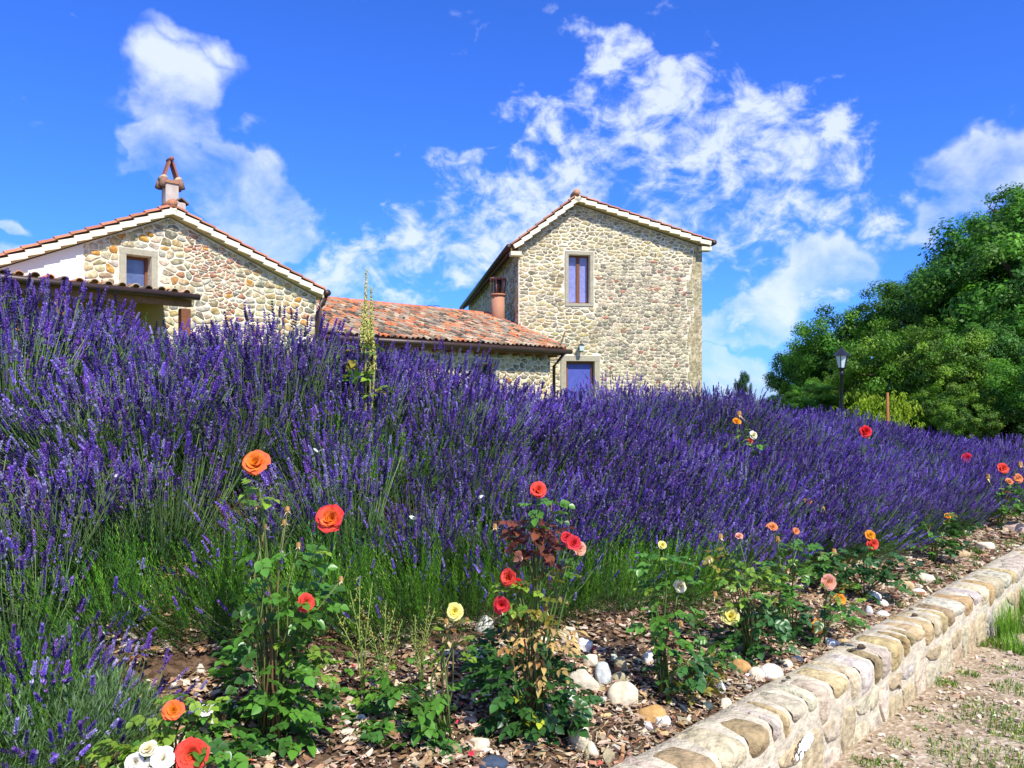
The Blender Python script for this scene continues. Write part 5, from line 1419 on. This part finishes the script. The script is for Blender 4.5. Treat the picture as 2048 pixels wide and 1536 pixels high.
# ------------------------------------------------------------------ trees
def crown_mesh(name, n_clump, n_leaf, pal, seed, size=.12, squash=.9, cl=.30, shell=.62, hang=0.0):
    g = np.random.default_rng(seed); Q = []; C = []
    for i in range(n_clump):
        d = unit(g.normal(0,1,3)); d[2] = d[2] if d[2] > 0 else d[2]*.75; rr = g.uniform(shell, 1.12) if g.random() < .85 else g.uniform(.1,.6)
        c = d*rr*np.array([1,1,squash])*(1-cl*.5); R_ = cl*g.uniform(.6,1.25)
        m = int(n_leaf*(R_/cl)**2)
        dd = unit(g.normal(0,1,(m,3))); pr = c + dd*R_*(g.random((m,1))**.45)*np.array([1,1,.75])
        # leaf normal: mostly outward/up
        nrm = unit(dd*.8 + unit(c[None])*.5 + np.array([0,0,.45]) + g.normal(0,.45,(m,3)))
        a, b = frames(nrm); th = g.uniform(0,6.283,(m,1)); e1 = a*np.cos(th)+b*np.sin(th); e2 = np.cross(nrm, e1)
        if hang: e1 = unit(e1*.5+np.array([0,0,-hang]))
        s = (size*g.uniform(.6,1.2,(m,1)))
        Q.append(np.stack([pr-e1*s, pr+e2*s*.5, pr+e1*s, pr-e2*s*.5], 1))
        col = pal[g.integers(len(pal))]*g.uniform(.55,1.45); C.append(np.clip(col*(1+g.uniform(-.3,.35,(m,1))), 0, 1))
    return quads_mesh([(np.vstack(Q), np.vstack(C))], name, M_TREELEAF)
OAK = np.array([(.075,.22,.016),(.045,.150,.015),(.11,.28,.020),(.06,.185,.024)])
LOC = np.array([(.11,.245,.014),(.08,.19,.014),(.16,.29,.02)])
DRK = np.array([(.028,.095,.014),(.020,.070,.012),(.045,.125,.018)])  # dark greens; the undergrowth crown carries the shade under the oaks in this colour
CR = {'oak': crown_mesh('crown', 190, 420, OAK, 1, size=.0225, cl=.19), 'oak2': crown_mesh('crown', 150, 330, OAK, 2, size=.027, cl=.21),
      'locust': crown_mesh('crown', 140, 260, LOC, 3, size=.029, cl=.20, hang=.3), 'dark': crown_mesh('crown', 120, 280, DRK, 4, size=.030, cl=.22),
      'bush': crown_mesh('crown', 110, 240, LOC, 5, size=.034, cl=.2)}
def tree(px, py, rpx, D, kind, name, label, sx=1.0, sz=1.0, rot=0.0, group='trees on the slope at the right'):
    c = at(px, py, D); R_ = rpx/F*D; gz = ground(c.x, c.y)
    root = empty(name, (c.x, c.y, gz-.1), label, 'tree' if 'tree' in name else 'shrub', group)
    o = link(bpy.data.objects.new('crown', CR[kind]), root); o.location = (0, 0, c.z-gz+.1); o.scale = (R_*sx, R_, R_*sz); o.rotation_euler.z = rot
    r = random.Random(int(px*7+py)); h = c.z-gz
    mb = MB(); tr = max(.05, R_*.07); tube(mb, [(0,0,-.3), (r.gauss(0,.1)*tr*5, 0, h*.4), (r.gauss(0,.1)*R_*.4, r.gauss(0,.1)*R_, h)], [tr*1.25, tr*.9, tr*.45], 8); mb.obj('trunk', M_BARK, root, True)
    for k in range(6):
        th = r.uniform(0, 6.28); q = r.uniform(.55,.95); e = Vector((math.cos(th)*R_*.65*sx, math.sin(th)*R_*.65, h + R_*r.uniform(-.1,.55)*sz)); mb = MB()
        tube(mb, [(0,0,h*q), Vector((0,0,h*q)).lerp(e, .5)+Vector((0,0,R_*.06)), e], [tr*.55, tr*.35, tr*.12], 6); mb.obj('limb', M_BARK, root, True)
T = [ (2075,600,230,21,'oak','oak_tree','largest dark green oak filling the right edge of the picture',1,1.02),
      (1935,590,130,24,'oak2','oak_tree','rounded dark oak left of the largest one, crown rising against the clouds',1.1,1.0),
      (1840,640,118,25,'oak','oak_tree','dark oak with a bumpy round top in the middle of the tree line',1.0,1.0),
      (1700,705,112,27,'oak2','oak_tree','lower oak behind the lamp post',1.0,.98),
      (1608,760,74,28,'oak2','oak_tree','dark small oak that ends the tree line on the left',.95,1.25),
      (1790,745,118,20,'locust','locust_tree','lighter green feathery locust right of the lamp post',1.0,1.0),
      (1895,735,105,19,'locust','locust_tree','yellow-green locust in front of the dark oaks',1.0,1.05),
      (1985,720,110,19.5,'oak','oak_tree','mid green oak in front of the largest oak',1.0,1.0),
      (2100,780,120,16,'oak2','oak_tree','low dark oak limb mass at the right edge above the lavender end',1.0,.9),
      (1665,790,60,23,'locust','locust_tree','small bright sapling just left of the lamp post',1.0,.9),
      (2000,830,130,23,'dark','oak_tree','dark undergrowth crown coloured as the shade under the big oaks',1.2,.5),
      (2085,450,125,24,'oak2','oak_tree','topmost oak crown in the upper right corner of the tree line',1.2,1.0),
      (1484,792,34,42,'dark','cypress_tree','small distant conifer top just right of the tower house',.55,1.6),
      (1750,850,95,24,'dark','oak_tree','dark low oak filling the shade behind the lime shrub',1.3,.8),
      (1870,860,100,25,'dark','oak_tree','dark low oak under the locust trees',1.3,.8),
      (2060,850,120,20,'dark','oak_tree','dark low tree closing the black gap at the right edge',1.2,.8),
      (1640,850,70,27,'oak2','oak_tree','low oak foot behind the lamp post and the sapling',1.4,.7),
      (1880,815,62,17,'bush','leafy_shrub','light green shrub under the locust trees',1.0,.95),
      (1940,840,62,16,'bush','leafy_shrub','yellow-green shrub beside the dark gap at the right',.9,.95),
      (1625,800,50,22,'oak','leafy_shrub','low green shrub behind the lavender left of the lamp post',1.1,.9),
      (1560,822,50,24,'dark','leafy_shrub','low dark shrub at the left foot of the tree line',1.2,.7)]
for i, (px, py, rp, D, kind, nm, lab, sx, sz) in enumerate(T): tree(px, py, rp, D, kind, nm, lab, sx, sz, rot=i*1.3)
# background wood that closes the gaps, beyond the single trees
g = np.random.default_rng(77)
# lime shrub with arching drooping sprays
def lime_shrub():
    D = 12.5; base = at(1745, 880, D); base.z = ground(base.x, base.y); root = empty('lime_shrub', base, 'lime green shrub with arching drooping sprays beside a rusty stake', 'shrub')
    r = random.Random(5); gg = np.random.default_rng(5); P = []; DD = []; LL = []; C = []
    for i in range(150):
        px_ = r.choice([r.gauss(1725,22), r.gauss(1745,20), r.gauss(1800,22)]); top = at(px_, r.uniform(776,838), D) - base
        th = r.uniform(0,6.28); a = Vector((top.x*.4, 0, 0)); out = Vector((math.cos(th)*.2, math.sin(th)*.2, 0)); e = top+out*1.0-Vector((0,0,r.uniform(.10,.25)))
        for k in range(26):
            q = k/25; p = a*(1-q)**2 + (top+Vector((0,0,.08)))*2*q*(1-q)*1.2 + e*q*q if q > .02 else a
            P.append(tuple(p)); d = Vector((r.gauss(0,.5), r.gauss(0,.5), -.7)).normalized(); DD.append(tuple(d)); LL.append(r.uniform(.05,.09)); C.append(jit(r.choice([(.30,.44,.015),(.38,.50,.02),(.22,.36,.02)]), .2, r))
    n = len(P); q, c = leaves_on(np.array(P), np.array(DD), np.array(LL), np.full(n,.009), gg, np.array(C))
    me = quads_mesh([(q, c)], 'foliage', M_TREELEAF); tag(link(bpy.data.objects.new('foliage', me), root), kind='stuff')
    for k in range(7):
        mb = MB(); x = r.uniform(-.5,.6); tube(mb, [(x*.3,0,0),(x*.8,0,.5),(x,0,.75)], [.02,.012,.006], 5, (.20,.18,.06)); mb.obj('branch', M_CANE, root, True)
lime_shrub()
# rusty stake
s0 = at(1773, 870, 12.0); s1 = at(1775, 785, 12.0); s0.z = ground(s0.x, s0.y)
mb = MB(); tube(mb, [s0, s0.lerp(s1,.5)+Vector((.01,0,0)), s1], [.03,.026,.018], 7, (.30,.11,.03)); tag(mb.obj('wooden_stake', M_CANE, None, True), 'rusty brown stake standing in the lime green shrub', 'stake')
# lamp post
L0 = at(1683, 740, 17.0); gz = ground(L0.x, L0.y); lp = empty('lamp_post', (L0.x, L0.y, gz), 'black iron lamp post with a four sided glass lantern before the trees', 'lamp post')
hz = L0.z-gz; u_ = 17/F
mb = MB(); tube(mb, [(0,0,0),(0,0,.25),(0,0,.3),(0,0,.35),(0,0,hz-.12),(0,0,hz-.1),(0,0,hz)], [.085,.08,.06,.045,.035,.055,.03], 10); mb.obj('pole', M_BLACK, lp, True)
mb = MB(); tube(mb, [(0,0,hz-.02),(0,0,hz+.02),(0,0,hz+.05)], [.05,.07,.085], 8); mb.obj('lantern_base', M_BLACK, lp)
gl0, gl1 = .078, .135; gh = .26
for k in range(6):
    a0, a1 = k*math.pi/3, (k+1)*math.pi/3
    mb = MB(); mb.add([(gl0*math.cos(a0), gl0*math.sin(a0), hz+.05),(gl0*math.cos(a1), gl0*math.sin(a1), hz+.05),(gl1*math.cos(a1), gl1*math.sin(a1), hz+.05+gh),(gl1*math.cos(a0), gl1*math.sin(a0), hz+.05+gh)], [(0,1,2,3)]); mb.obj('glass_pane', M_LAMPGLASS, lp)
    mb = MB(); tube(mb, [((gl0+.004)*math.cos(a0), (gl0+.004)*math.sin(a0), hz+.05), ((gl1+.004)*math.cos(a0), (gl1+.004)*math.sin(a0), hz+.05+gh)], .011, 5); mb.obj('lantern_bar', M_BLACK, lp)
mb = MB(); tube(mb, [(0,0,hz+.05+gh),(0,0,hz+.07+gh),(0,0,hz+.16+gh),(0,0,hz+.20+gh),(0,0,hz+.25+gh)], [.185,.18,.07,.03,.012], 6); mb.obj('lantern_roof', M_BLACK, lp)
